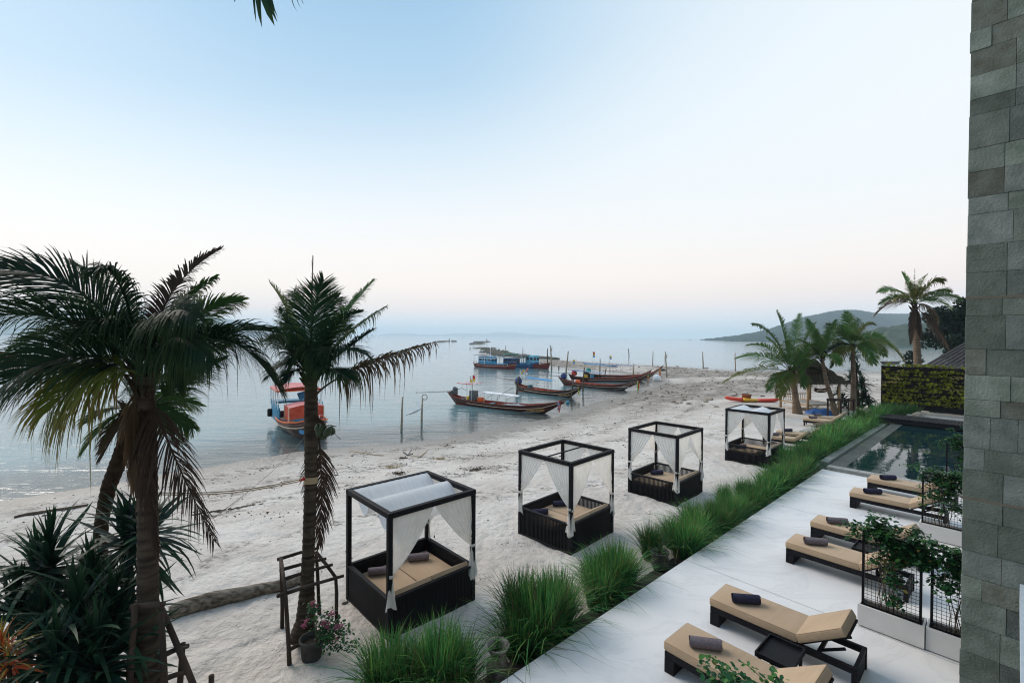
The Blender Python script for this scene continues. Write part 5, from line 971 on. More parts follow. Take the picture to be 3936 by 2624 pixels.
def longtail(label, st, bw, Lh, spec, group='wooden longtail boats'):
    """st, bw: waterline points at stern and bow; local x runs stern -> bow, z=0 is the water"""
    d = bw-st; wl = d.length; t = thing('longtail_boat', label, 'longtail boat', Vector((st.x, st.y, SEA)), math.atan2(d.y, d.x), group)
    x0, x1 = -spec.get('so', .9), wl+spec.get('bo', 1.9); tot = x1-x0; f = lambda u: x0+tot*u
    beam = [(0, .10), (.06, .30), (.2, .62), (.45, .80), (.7, .68), (.88, .32), (1, .03)]
    sheer = [(0, spec.get('sz', 1.0)), (.1, .68), (.25, .50), (.5, .44), (.7, .52), (.85, .78), (1, spec.get('bz', 1.45))]
    keel = [(0, spec.get('sz', 1.0)-.12), (-x0/tot, -.12), (.3, -.25), (.7, -.25), ((wl-x0)/tot, -.12), (1, spec.get('bz', 1.45)-.14)]
    n = 40; rows = []
    def sec(u, inset=0.0):
        b, s, k = lerpT(beam, u)-inset, lerpT(sheer, u)-inset*.2, lerpT(keel, u)+inset; b = max(b, .004); h = s-k
        return [Vector((f(u), sd*b*w, k+h*z)) for sd, w, z in ((-1, 1, 1), (-1, .93, .62), (-1, .72, .28), (-1, .3, .05), (1, 0, 0), (1, .3, .05), (1, .72, .28), (1, .93, .62), (1, 1, 1))]
    def loft(nm, m, inset, u0, u1):
        mb = MB(); k = 9
        for i in range(n+1): mb.v += [tuple(p) for p in sec(u0+(u1-u0)*i/n, inset)]; mb.tip += [0]*9
        for i in range(n):
            for j in range(8): mb.f.append((i*k+j, i*k+j+1, (i+1)*k+j+1, (i+1)*k+j)); mb.mi.append(0)
        return mb.build(nm, M[m], t, smooth=True)
    loft('hull', spec['hull'], 0, 0, 1); loft('inner_hull', 'hull_in', .035, .03, .97)
    def strake(nm, m, zf, w, h, u0, u1, off):
        for sd in (-1, 1):
            pts = []
            for i in range(31):
                u = u0+(u1-u0)*i/30; s, k = lerpT(sheer, u), lerpT(keel, u); b = lerpT(beam, u)*(1 if zf > .9 else .93+.07*(zf-.62)/.38 if zf > .62 else .72+.21*(zf-.28)/.34); pts.append(Vector((f(u), sd*(b+off), k+(s-k)*zf)))
            mb = MB()
            for a, b_ in zip(pts, pts[1:]): mb.bar(a, b_, w, h)
            mb.build(nm, M[m], t)
    strake('gunwale', 'gunwale', 1.0, .07, .05, 0, 1, 0); strake('rubbing_stripe', spec.get('stripe', 'stripe'), .66, .02, .035, .22, .97, .012); strake('keel_stripe', 'keel_green', .30, .012, .03, .45, .86, .012)
    for i in range(spec.get('thw', 7)):
        u = .14+.62*i/max(1, spec.get('thw', 7)-1); b = lerpT(beam, u)*.93; z = lerpT(sheer, u)-.12; MB().box((f(u), 0, z), (.22, b*2, .03)).build('thwart', M[('boat_teal', 'gunwale', 'hull_in')[i % 3] if spec.get('mix', 1) else 'orange'], t)
    MB().box((f(.42), 0, .02), (tot*.62, .9, .02)).build('floor', M['hull_in'], t)
    for nm, m, x, dz, w, h in spec.get('cargo', ()): MB().box((f(x), .05, lerpT(sheer, x)-.15+dz+h/2), (w, .5, h)).build(nm, M[m], t, bevel=.02)
    # engine with its long shaft over the stern
    if spec.get('engine', True):
        ex = f(.065); ez = lerpT(sheer, .065)+.05; c = spec.get('cover')
        if c:
            mb = MB(); mb.lathe([(.30, 0), (.40, .12), (.42, .38), (.33, .62), (.15, .72), (.001, .73)], (ex, 0, ez), 14); k = random.Random(3); mb.v = [(x+k.uniform(-.03, .03), y+k.uniform(-.03, .03), z+k.uniform(-.03, .03)) for x, y, z in mb.v]; mb.build('engine_cover', M[c], t, smooth=True)
        else:
            MB().box((ex, 0, ez+.22), (.55, .38, .40)).build('engine_block', M['engine'], t, bevel=.04); MB().lathe([(.26, 0), (.30, .05), (.30, .12), (.26, .17)], (ex-.02, -.24, ez+.2), 16).build('flywheel', M['engine'], t, smooth=True); MB().box((ex+.10, 0, ez+.55), (.42, .34, .3), Matrix.Rotation(.5, 3, 'Y')).build('air_box', M['engine'], t, bevel=.05); MB().lathe([(.16, 0), (.17, .12), (.14, .2), (.001, .21)], (ex-.2, .02, ez+.45), 12).build('fuel_tank', M['white'], t, smooth=True)
        sl_ = spec.get('shaft', 3.6); a = Vector((ex-.2, 0, ez+.3)); e = a+Vector((-sl_, spec.get('sy', 0), spec.get('sdz', -.15))); MB().tube([a, e], [.035, .025], 6).build('propeller_shaft', M['hull'], t); mb = MB()
        for k in range(3): an = k*2.09; mb.bar(e, e+Vector((-.04, math.cos(an)*.15, math.sin(an)*.15)), .07, .02)
        mb.build('propeller', M['engine'], t); MB().tube([a, a+Vector((1.0, .1, .35)), a+Vector((1.5, .15, .2))], .02, 5).build('tiller', M['wood_d'], t)
    for (u0, u1, z, m, sag, tilt) in spec.get('canopy', ()):
        xa, xb = f(u0), f(u1); w = spec.get('cw', .62)
        mb = MB(); mb.grid(lambda u, v: Vector((xa+(xb-xa)*u, -w+2*w*v, z+tilt*u-sag*math.sin(u*math.pi*3)*.3-sag*(1-math.sin(math.pi*v)))), 18, 8); mb.grid(lambda u, v: Vector((xa+(xb-xa)*u, -w+2*w*v, z-.025+tilt*u-sag*math.sin(u*math.pi*3)*.3-sag*(1-math.sin(math.pi*v)))), 18, 8); mb.build('canopy', M[m], t, smooth=True)
        for k in range(3):
            u = u0+(u1-u0)*(.06+.44*k)
            for sd in (-1, 1): MB().tube([Vector((f(u), sd*lerpT(beam, u)*.95, lerpT(sheer, u)-.05)), Vector((f(u), sd*w*.96, z+tilt*(k/2)-sag))], .014, 5).build('canopy_post', M['wood_p'], t)
    for fx, fz, cols in spec.get('flags', ()):
        MB().tube([Vector((f(fx), 0, .5)), Vector((f(fx), 0, fz))], .022, 4).build('flagpole', M['wood_p'], t); mb = MB()
        for i, c in enumerate(cols): mb.cur = i; mb.grid(lambda u, v: Vector((f(fx)+.30*u, .05*math.sin(u*5+v), fz-.30*v-.28*i-.08*u)), 3, 2)
        mb.build('flag', [M[c] for c in cols], t)
    if 'rib' in spec: ribbons(t, Vector((f(.965), 0, lerpT(sheer, .965)+.02)), spec['rib'], spec.get('rl', .75), seed=int(st.x*10))
    MB().bar((f(.955), 0, lerpT(sheer, .955)), (f(1)+.12, 0, lerpT(sheer, 1)+.22), .07, .07).build('stem_post', M[spec['hull']], t)
    if 'text' in spec:
        ux = spec.get('tx', .80); me = text_mesh(spec['text'], spec.get('ts', .26), spec.get('tm', 'gold')); o = link('lettering', me, t); s, k = lerpT(sheer, ux), lerpT(keel, ux); b = lerpT(beam, ux)*.86+.03
        sl = math.atan2(lerpT(beam, ux+.08)-lerpT(beam, ux-.08), tot*.16); o.location = (f(ux), -b-.02, k+(s-k)*.40); o.rotation_euler = (R(78), R(-3), -sl*.9)
    return t
W_ = lambda n, x, y: G(*q(n, x, y), SEA)
b1 = longtail('nearest brown longtail boat with a white canopy, steering box and a red ribboned bow', W_('b1', 262, 520), W_('b1', 1820, 690), 12,
    dict(hull='hull', sz=1.05, bz=1.15, so=1.1, bo=2.0, cw=.46, canopy=[(.36, .66, 1.42, 'white', .06, -.10)], cargo=[('yellow_crate', 'yellow', .20, .1, .35, .32), ('orange_crate', 'orange', .315, .1, .5, .38)], flags=[(.215, 2.75, ('white', 'yellow')), (.24, 2.85, ('red', 'yellow'))], rib=('red', 'red', 'pinkrib', 'orange', 'lavender', 'boat_deep'), rl=.8, text='เจริญลาภทิพย์', ts=.30, tx=.80, shaft=5.2, sdz=-.55, sy=.4, thw=8))
MB().box((2.05, 0, .95), (.62, .62, .9)).build('steering_box', M['engine'], b1, bevel=.02)
for y in (-.55, .55):
    for x in (1.0, 1.55, 2.1): MB().tube([(x, y*.8, .5), (x, y*.8, 2.02)], .018, 5).build('roof_post', M['white'], b1)
for i, c in enumerate(('red', 'white', 'boat_deep', 'white', 'red')): MB().box((1.5, -.56+.28*i, 2.05), (1.9, .28, .04)).build('roof_stripe', M[c], b1)
mb = MB(); rr = random.Random(2)
mb.grid(lambda u, v: Vector((5.3+3.2*u, -.5+1.0*v, .34+.16*math.sin(math.pi*u)*math.sin(math.pi*v)+.07*math.sin(u*19+v*7)*math.sin(v*11))), 30, 10); mb.build('fishing_net', M['net'], b1, smooth=True)
for k in range(4): a = 3.2+1.1*k; MB().tube([(a-.7, -.6, .45), (a-.2, -.55, 1.0), (a+.4, -.4, 1.36)], .015, 4).build('hoop', M['wood_p'], b1)
MB().tube([(4.9, -.3, .55), (5.0, -.3, 1.15), (6.6, -.2, 2.0)], .02, 4).build('boom', M['wood_d'], b1)
longtail('second longtail boat with a bright blue canopy, navy engine cover and yellow bow cloth', W_('b3', 172, 590), W_('b3', 938, 690), 10, dict(hull='hull_dark', sz=1.05, bz=1.2, so=.7, bo=1.6, canopy=[(.22, .62, 1.75, 'bluec', .05, -.12)], cover='navy', cargo=[('basket', 'basket', .25, .1, .4, .38)], rib=('yellow', 'yellow', 'greenrib'), rl=.8, text='สมบูรณ์โชค ๑๙', ts=.24, tx=.80, shaft=4.0, sdz=.1, thw=8, mix=0))
longtail('uncovered longtail boat with a navy engine cover and orange and green bow ribbons', W_('b3', 862, 508), W_('b3', 1738, 577), 10, dict(hull='hull', sz=1.05, bz=1.3, so=.9, bo=2.4, cover='navy', cargo=[('white_box', 'white', .21, .1, .4, .3), ('orange_crate', 'orange', .25, .1, .45, .35)], rib=('orange', 'yellow', 'orange', 'greenrib'), rl=1.3, text='ส. พรนาวี ๑๙', ts=.26, tx=.82, tm='white', shaft=5.0, sdz=.0, thw=9, mix=0))
longtail('longtail boat with a sagging lavender blue canopy behind the uncovered one', W_('b3', 985, 452), W_('b3', 1995, 447), 11, dict(hull='hull', sz=1.1, bz=1.55, so=.6, bo=1.8, canopy=[(.03, .40, 1.75, 'lavender', .10, -.45)], cover='red', cargo=[('yellow_crate', 'yellow', .2, .1, .5, .45), ('blue_drum', 'boat_blue', .28, .1, .4, .6)], rib=('orange', 'yellow', 'greenrib'), rl=1.2, shaft=4.2, sdz=.2, flags=[(.05, 3.2, ('yellow', 'bluec'))]))
longtail('furthest longtail boat with long blue canopy and pink ribbons on its bow', W_('b3', 1200, 405), W_('b3', 2115, 408), 12, dict(hull='hull_dark', sz=1.1, bz=1.9, so=.6, bo=2.4, canopy=[(.0, .42, 2.5, 'bluec', .12, -.55), (.34, .62, 2.1, 'lavender', .05, 0)], cover='green', rib=('pinkrib', 'red', 'pinkrib', 'yellow'), rl=1.6, shaft=3.0, sdz=.2, flags=[(.12, 4.2, ('red', 'yellow', 'bluec')), (.33, 3.6, ('yellow', 'lavender'))]))
# ---- inshore fishing boats
def workboat(name, label, st, bw, beam, spec):
    d = bw-st; Lg = d.length; t = thing(name, label, 'fishing boat', Vector((st.x, st.y, SEA)), math.atan2(d.y, d.x), 'small fishing boats'); t.scale = (1, 1, spec.get('sz', .76)); n = 26
    B = [(0, .75), (.12, .92), (.45, 1.0), (.75, .8), (.92, .4), (1, .03)]; S = [(0, spec['h']*1.05), (.3, spec['h']*.92), (.6, spec['h']), (.85, spec['h']*1.35), (1, spec['h']*1.8)]; x = lambda u: -.05*Lg+Lg*(1.05+spec.get('bo', .08))*u
    def sec(u, ins=0):
        b = max(.01, lerpT(B, u)*beam/2-ins); s = lerpT(S, u)-ins*.3; k = -.35+ins+max(0, u-.85)*2.6*spec['h']; return [Vector((x(u)+(spec.get('rake', .5)*(z-.5) if u > .9 else 0)*(u-.9)*10, sd*b*w, k+(s-k)*z)) for sd, w, z in ((-1, 1, 1), (-1, .95, .6), (-1, .75, .25), (1, 0, 0), (1, .75, .25), (1, .95, .6), (1, 1, 1))]
    for nm, m, ins in (('hull', spec['hull'], 0), ('inner_hull', spec.get('inner', 'boat_blue'), .06)):
        mb = MB()
        for i in range(n+1): mb.v += [tuple(p) for p in sec(i/n, ins)]; mb.tip += [0]*7
        for i in range(n):
            for j in range(6): mb.f.append((i*7+j, i*7+j+1, i*7+j+8, i*7+j+7)); mb.mi.append(0)
        mb.f.append(tuple(range(7))); mb.mi.append(0); mb.build(nm, M[m], t, smooth=False)
    for zf, m, w in spec.get('stripes', ((1.0, 'boat_red', .09),)):
        for sd in (-1, 1):
            mb = MB(); P = []
            for i in range(25): u = i/24; s_ = sec(u); a, b_ = (s_[0], s_[1]) if sd < 0 else (s_[6], s_[5]); f_ = (1-zf)/.4; P.append(a.lerp(b_, f_)+Vector((0, sd*.015, 0)))
            for a, b_ in zip(P, P[1:]): mb.bar(a, b_, .05, w)
            mb.build('hull_stripe', M[m], t)
    MB().box((x(.45), 0, spec['h']*.55), (Lg*.8, beam*.72, .04)).build('deck', M[spec.get('deckm', 'boat_blue')], t)
    return t, x
def cabin(t, x0, x1, w, z0, z1, m, roof, wins=3, roof_m='white', over=.12):
    MB().box(((x0+x1)/2, 0, (z0+z1)/2), (x1-x0, w, z1-z0)).build('cabin', M[m], t, bevel=.03)
    for sd in (-1, 1):
        for k in range(wins):
            xx = x0+(x1-x0)*(k+.5)/wins; o = MB().box((xx, sd*(w/2+.006), z0+(z1-z0)*.68), ((x1-x0)/wins*.62, .03, (z1-z0)*.3)).build('window', M['window'], t)
            MB().box((xx, sd*(w/2+.004), z0+(z1-z0)*.50), ((x1-x0)/wins*.7, .03, .05)).build('sill', M['white'], o)
    for k in range(2): MB().box((x1+.006, -w/4+w/2*k, z0+(z1-z0)*.68), (.03, w*.36, (z1-z0)*.3)).build('window', M['window'], t)
    MB().box(((x0+x1)/2, 0, z1+.05), (x1-x0+over*2, w+over*2, .08)).build('roof', M[roof_m], t, bevel=.02)
def railing(t, xs_, y, z0, z1, m='boat_red'):
    for xx in xs_: MB().box((xx, y, (z0+z1)/2), (.07, .07, z1-z0)).build('stanchion', M[m], t)
    MB().bar((xs_[0], y, z1-.03), (xs_[-1], y, z1-.03), .05).build('rail', M[m], t)
t, x = workboat('fishing_boat', 'blue cabin fishing boat with a red hull, left one of the far group', W_('b2', 350, 640), W_('b2', 1110, 700), 2.4, dict(hull='boat_red', h=.95, bo=.1, stripes=((1.0, 'boat_red', .12), (.72, 'stripe', .05))))
cabin(t, x(.12), x(.46), 1.7, .75, 2.9, 'boat_blue', 0, 3, 'bluec', .05); MB().box((x(.3), 0, 2.55), (x(.46)-x(.12)+.05, 1.76, .16)).build('cabin_band', M['white'], t); MB().box((x(.17), 0, 3.35), (3.6, 2.4, .06), Matrix.Rotation(.04, 3, 'Y')).build('awning', M['roof_grey'], t)
for xx in (x(.03), x(.3)):
    for y in (-1, 1): MB().box((xx, y*.95, 2.1), (.06, .06, 2.5)).build('awning_post', M['white'], t)
MB().tube([(x(.36), 0, 2.9), (x(.36), 0, 5.4)], [.07, .04], 6).build('mast', M['white'], t); MB().box((x(.7), 0, .95), (2.2, 1.5, .5)).build('hold', M['boat_blue'], t, bevel=.04); railing(t, [x(u) for u in (.48, .58, .68, .78, .88)], -1.0, .9, 1.55, 'boat_teal'); railing(t, [x(u) for u in (-.0, .08, .15)], -1.05, .9, 1.6, 'boat_red'); MB().lathe([(.22, -.1), (.34, 0), (.22, .1)], (x(.06), -1.25, .7), 14).build('tyre', M['black_steel'], t, smooth=True)
t, x = workboat('fishing_boat', 'dark blue fishing boat with a green tarpaulin roof amid the far group', W_('b2', 860, 640), W_('b2', 1500, 690)+Vector((1.2, 2.2, 0)), 2.2, dict(hull='boat_deep', h=.9, stripes=((1.0, 'boat_blue', .12),)))
cabin(t, x(.15), x(.5), 1.5, .7, 2.5, 'boat_deep', 0, 3, 'white', .1); MB().box((x(.40), 0, 3.35), (5.4, 2.2, .06)).build('awning', M['roof_grey'], t); MB().box((x(.34), -.4, 3.62), (2.8, 1.6, .22), Matrix.Rotation(-.12, 3, 'X')).build('tarpaulin', M['green'], t, bevel=.05)
for xx in (x(.05), x(.85)):
    for y in (-1, 1): MB().box((xx, y*.9, 2.0), (.07, .07, 2.7)).build('awning_post', M['boat_teal'], t)
MB().tube([(x(.16), 0, 3.3), (x(.16), 0, 6.0)], [.06, .04], 6).build('mast', M['wood_d'], t); MB().tube([(x(.62), 0, 3.3), (x(.62), 0, 5.6)], [.09, .05], 6).build('mast', M['roof_grey'], t)
t, x = workboat('fishing_boat', 'light blue high cabin fishing boat with red rail, right of the far group', W_('b2', 1240, 640)+Vector((.3, .6, 0)), W_('b2', 1850, 690), 2.2, dict(hull='boat_red', h=.95, bo=.16, stripes=((1.0, 'boat_red', .14),)))
MB().box((x(.12), 0, .7), (2.6, 2.3, .9)).build('blue_flank', M['bluec'], t); cabin(t, x(.36), x(.60), 1.6, .8, 3.3, 'boat_teal', 0, 2, 'boat_teal', .0); MB().box((x(.24), 0, 3.25), (4.6, 2.3, .06), Matrix.Rotation(-.03, 3, 'Y')).build('awning', M['roof_grey'], t)
for xx in (x(.0), x(.14), x(.3)):
    for y in (-1, 1): MB().box((xx, y*.95, 2.0), (.10, .10, 2.5)).build('awning_post', M['boat_teal'], t)
mb = MB()
for k in range(6): mb.bar((x(.07), -1.02, 1.0+.35*k), (x(.07)+.3, -1.02, 1.0+.35*k), .04)
mb.bar((x(.07), -1.02, .8), (x(.07), -1.02, 3.2), .05).bar((x(.07)+.3, -1.02, .8), (x(.07)+.3, -1.02, 3.2), .05); mb.build('ladder', M['white'], t); railing(t, [x(u) for u in (.66, .76, .86, .96)], -.75, 1.0, 1.7)
for nm, pp, cols in (('buoy_flag', (1345, 845), ('yellow',)), ('buoy_flag', (1440, 800), ('pinkrib', 'white'))):
    p = W_('b2', *pp); t = thing('marker_buoy', ('yellow' if cols[0] == 'yellow' else 'pink and white')+' flag buoy floating in front of the blue boats', 'buoy', p); MB().lathe([(.02, -.15), (.16, -.08), (.16, .1), (.02, .16)], (0, 0, 0), 10).build('float', M['white'], t, smooth=True); MB().tube([(0, 0, 0), (0, 0, 1.0)], .025, 5).build('staff', M['wood_p'], t)
    mb = MB(); mb.grid(lambda u, v: Vector((.35*u*(1-.6*v)-.3*v, .05*math.sin(u*4), 1.0-.85*v)), 3, 3); mb.build('flag', M[cols[0]], t)
# ---- red and blue boat behind the slim palm
bwp = W_('r', 1060, 1290); stp = bwp+Vector((-.57, .82, 0))*7.2; t, x = workboat('fishing_boat', 'blue and red fishing boat with pink roofs behind the slim palm', stp, bwp, 2.9, dict(hull='hull_dark', inner='boat_red', deckm='boat_red', sz=.90, h=.85, bo=.10, stripes=((1.0, 'orange', .10), (.86, 'gunwale', .08), (.72, 'stripe', .06))))
for sd in (-1, 1): MB().box((x(.25), sd*1.36, 1.15), (3.4, .08, 1.1)).build('side_panel', M['boat_blue'], t)
for k in range(7):
    for sd in (-1, 1): MB().box((x(.05)+.55*k, sd*1.41, 1.25), (.06, .05, 1.5)).build('stile', M['boat_teal'], t)
mb = MB(); xa, xb = x(-.02), x(.40)
mb.grid(lambda u, v: Vector((xa+(xb-xa)*u, -1.5+3.0*v, 2.95+.25*math.sin(math.pi*v)-.02*abs(math.sin(v*30)))), 4, 30); mb.build('roof', M['tarp_pink'], t, smooth=False); MB().box(((xa+xb)/2, 0, 2.88), (xb-xa-.02, 2.96, .05)).build('roof_frame', M['orange'], t)
for u in (0, .33, .66, 1):
    for sd in (-1, 1): MB().box((xa+.06+(xb-xa-.12)*u, sd*1.4, 2.2), (.06, .06, 1.35)).build('roof_post', M['white'], t)
MB().box((x(.2), .5, 2.3), (.06, .7, .6), Matrix.Rotation(.3, 3, 'X')).build('blue_sheet', M['bluec'], t); MB().box((x(.05), 0, 1.75), (1.2, 2.5, .16)).build('rail_board', M['boat_blue'], t)
xc, xd = x(.46), x(.68); mb = MB(); hw = 1.05
mb.grid(lambda u, v: Vector((xc+(xd-xc)*u, -hw+2*hw*v, 1.95+.18*math.sin(math.pi*v))), 4, 10); mb.build('shelter_roof', M['tarp_pink'], t, smooth=True); mb = MB()
for sd in (-1, 1): mb.grid(lambda u, v: Vector((xc+(xd-xc)*u, sd*(hw+.03*math.sin(u*9)), 1.95-1.0*v)), 10, 4)
mb.grid(lambda u, v: Vector((xd+.05*math.sin(u*9+v*4), -hw+2*hw*u, 1.95+.18*math.sin(math.pi*u)-(.85+.1*math.sin(u*3))*v)), 14, 6); mb.build('tarpaulin', M['tarp_red'], t, smooth=True)
for xx in (xc, xd):
    for sd in (-1, 1): MB().box((xx, sd*(hw+.02), 1.25), (.05, .05, 1.5)).build('shelter_post', M['stripe'], t)
MB().box((xd+.02, 0, .85), (.08, 1.5, .5)).build('blue_board', M['boat_blue'], t); MB().box((x(.78), -.1, .75), (.5, .9, .38)).build('red_crate', M['orange'], t, bevel=.03); MB().tube([(x(.82), .55, .6), (x(.82), .55, 1.5), (x(.82), .95, 1.5), (x(.82), .95, .6)], .025, 5).build('hoop_rail', M['white'], t)
for i, (u, z) in enumerate(((.06, .5),)): MB().lathe([(.14, -.3), (.17, -.2), (.17, .2), (.14, .3)], (x(u), -1.55, .9), 10).build('fender', M['black_steel'], t, smooth=True)
mb = MB()   # painted blue fish on the bow
fx = x(.90)
mb.add([(fx+.55*math.cos(a)*.5, -.63-.25*math.cos(a)*-.5, .55+.16*math.sin(a)) for a in [k/10*6.283 for k in range(10)]], [tuple(range(10))]); mb.build('fish_emblem', M['bluec'], t)
bow = t.location+Matrix.Rotation(t.rotation_euler.z, 3, 'Z') @ Vector((x(1.0), 0, 1.08)); e = GS(*q('2', 1440, 455)); tag(MB().tube([bow.lerp(e, k/10)+Vector((0, 0, -.35*math.sin(k/10*3.14))) for k in range(11)], .012, 4).build('mooring_line', M['rope_dark']), 'thin mooring line from the red and blue boat up the sand', 'rope')
# ---- small far boats
for (n, xx, yy, sc, lb) in (('bb', 1520, 93, 1.3, 'tiny far boat on the open water left of the headland'), ('7', 1260, 692, 1.0, 'pale longtail boat on the far water just above the green wall')):
    p = W_(n, xx, yy); t = thing('far_boat', lb, 'boat', p, .1); k = sc
    MB().tube([(-5*k*.6, 0, .5*k), (-3*k*.6, 0, .15*k), (3*k*.6, 0, .15*k), (5*k*.6, 0, .7*k)], [.1*k, .5*k, .5*k, .08*k], 6).build('hull', M['hull_dark'], t); MB().box((-.5*k, 0, 1.3*k), (2.6*k, .8*k, .1*k)).build('canopy', M['white' if n == '7' else 'boat_deep'], t); MB().box((-.5*k, 0, .9*k), (.1*k, .1*k, .8*k)).build('post', M['white'], t)
# ================================================================ POLES IN THE WATER AND ON THE SPIT
def wpole(n, bx, by, tx, ty, rad, m, label, land=False, fork=False):
    b = GS(*q(n, bx, by)) if land else W_(n, bx, by); tp = up_(b, n, tx, ty); t = thing('mooring_pole', label, 'pole', Vector((b.x, b.y, b.z)), 0, 'mooring poles'); r = random.Random(int(tx*7+ty)); h = tp-b
    MB().tube([Vector((0, 0, -.8)), h*.3+Vector((r.uniform(-.03, .03), 0, 0)), h*.65+Vector((r.uniform(-.04, .04), 0, 0)), h], [rad, rad*.95, rad*.8, rad*.62], 7).build('shaft', M[m], t, smooth=True)
    if fork: MB().tube([h*.72, h*.85+Vector((h.length*.05, 0, 0)), h+Vector((h.length*.07, 0, -.08*h.length))], [rad*.6, rad*.5, rad*.3], 5).build('fork', M[m], t)
    return t
wp = [('3', 1118, 1300, 1128, 1090, .085, 'wood_p', 'weathered pole in the water, left of the pair holding the white net', 0, 0), ('3', 1255, 1258, 1262, 1097, .085, 'wood_p', 'weathered pole in the water, right of the pair holding the white net', 0, 0),
      ('b3', 130, 690, 178, 372, .11, 'wood_d', 'dark leaning pole at the stern of the second longtail boat', 0, 0), ('b3', 948, 730, 998, 425, .09, 'wood_d', 'dark pole at the bow of the second longtail boat', 0, 0), ('b3', 1135, 600, 1160, 245, .10, 'wood_d', 'dark pole standing in front of the uncovered longtail boat', 0, 0), ('b3', 1455, 455, 1490, 250, .10, 'wood_d', 'dark pole amidships of the lavender canopied longtail boat', 0, 0),
      ('b3', 880, 320, 918, -5, .16, 'wood_p', 'tall pale pole in the water between the blue boats and the longtail boats', 0, 0), ('b3', 1392, 325, 1398, 112, .13, 'wood_p', 'pale pole behind the blue canopies of the far longtail boats', 0, 0), ('b3', 668, 270, 650, -90, .17, 'wood_p', 'tall forked pole right of the blue cabin boats', 0, 1), ('b3', 604, 260, 605, -45, .13, 'wood_d', 'dark pole beside the forked pole near the blue cabin boats', 0, 0), ('b3', 775, 262, 775, 210, .12, 'wood_d', 'short dark post in the water by the spit', 0, 0),
      ('bb', 732, 300, 724, 200, .16, 'wood_d', 'far pole with a dark lump standing in the open water', 0, 1), ('bb', 1036, 405, 1042, 232, .12, 'wood_p', 'thin pale pole on the outer edge of the spit', 0, 0), ('bb', 1222, 575, 1200, 240, .13, 'wood_p', 'tallest pale pole on the sand spit near the pink ribboned bow', 1, 1), ('bb', 1690, 455, 1682, 240, .14, 'wood_p', 'reddish pole on the outer edge of the spit towards the right', 1, 0), ('bb', 2105, 490, 2102, 250, .12, 'wood_p', 'thin pole beside the fronds of the short thick palm', 1, 0), ('b3', 1898, 350, 1908, 180, .12, 'wood_p', 'two-toned pole on the near edge of the spit', 0, 0), ('bb', 1196, 415, 1190, 300, .07, 'wood_p', 'thin stick leaning by the tallest pole on the spit', 1, 0)]
for w_ in wp: wpole(*w_[:8], land=bool(w_[8]), fork=bool(w_[9]))
na, nb_ = W_('3', 1118, 1300), W_('3', 1255, 1258); u_ = (nb_-na); mb = MB()
mb.grid(lambda u, v: na+u_*(.06+.9*u)+Vector((.10+.25*v, -.75+1.7*v, .92+.22*u-.16*math.sin(math.pi*u)*math.sin(math.pi*v)+.05*v)), 10, 8); tag(mb.build('drying_net', M['net'], smooth=True), 'white net slung like a hammock between two poles in the water', 'net')
c = up_(nb_, '3', 1275, 1090); tag(MB().tube([c+Vector((math.cos(k/10*6.283)*.2, 0, math.sin(k/10*6.283)*.2)) for k in range(11)], .03, 5).build('rope_coil', M['rope_dark']), 'ring of rope hung on the right net pole', 'rope')
p = W_('b3', 2140, 440)+Vector((.8, -1, 0)); tag(MB().lathe([(.01, -.55), (.36, -.45), (.58, -.1), (.54, .3), (.3, .55), (.01, .6)], p+Vector((0, 0, .4)), 16).build('float_buoy', M['foam'], smooth=True), 'big white round float beside the bow of the lavender canopied boat', 'float')
p = W_('b3', 910, 785); tag(MB().lathe([(.01, -.2), (.16, -.1), (.18, .05), (.1, .18), (.01, .2)], p+Vector((0, 0, .08)), 10).build('float_buoy', M['buoy'], smooth=True), 'small blue float in the water by the nearest longtail bow', 'float')
# ================================================================ ROCKS AND LITTER
def rock_mesh(seed, m, flat=.6):
    r = random.Random(seed); bm = bmesh.new(); bmesh.ops.create_icosphere(bm, subdivisions=2, radius=1)
    for v in bm.verts: n = v.co.normalized(); k = 1+.28*math.sin(n.x*3.1+seed)*math.cos(n.y*2.7+seed*2)+r.uniform(-.13, .13); v.co = Vector((v.co.x*k, v.co.y*k*.8, max(-.35, v.co.z*k*flat)))
    me = bpy.data.meshes.new('rock'); bm.to_mesh(me); bm.free(); me.materials.append(m); return me
RM = [rock_mesh(i, M['rock']) for i in range(4)]; RP = [rock_mesh(10+i, M['rock_pale']) for i in range(4)]; RD = [rock_mesh(20+i, M['rubble'], .75) for i in range(3)]
def rock(n, x, y, s, ms, label, group, seed):
    r = random.Random(seed); p = GS(*q(n, x, y)); k = s/CR[n][2]*p.y/F/2; o = link('rock', r.choice(ms), None, p+Vector((0, 0, k*.12))); o.rotation_euler = (0, 0, r.uniform(0, 6.28)); o.scale = (k*1.1, k, k*r.uniform(.8, 1.1)); return tag(o, label, 'rock', group)
i = 0
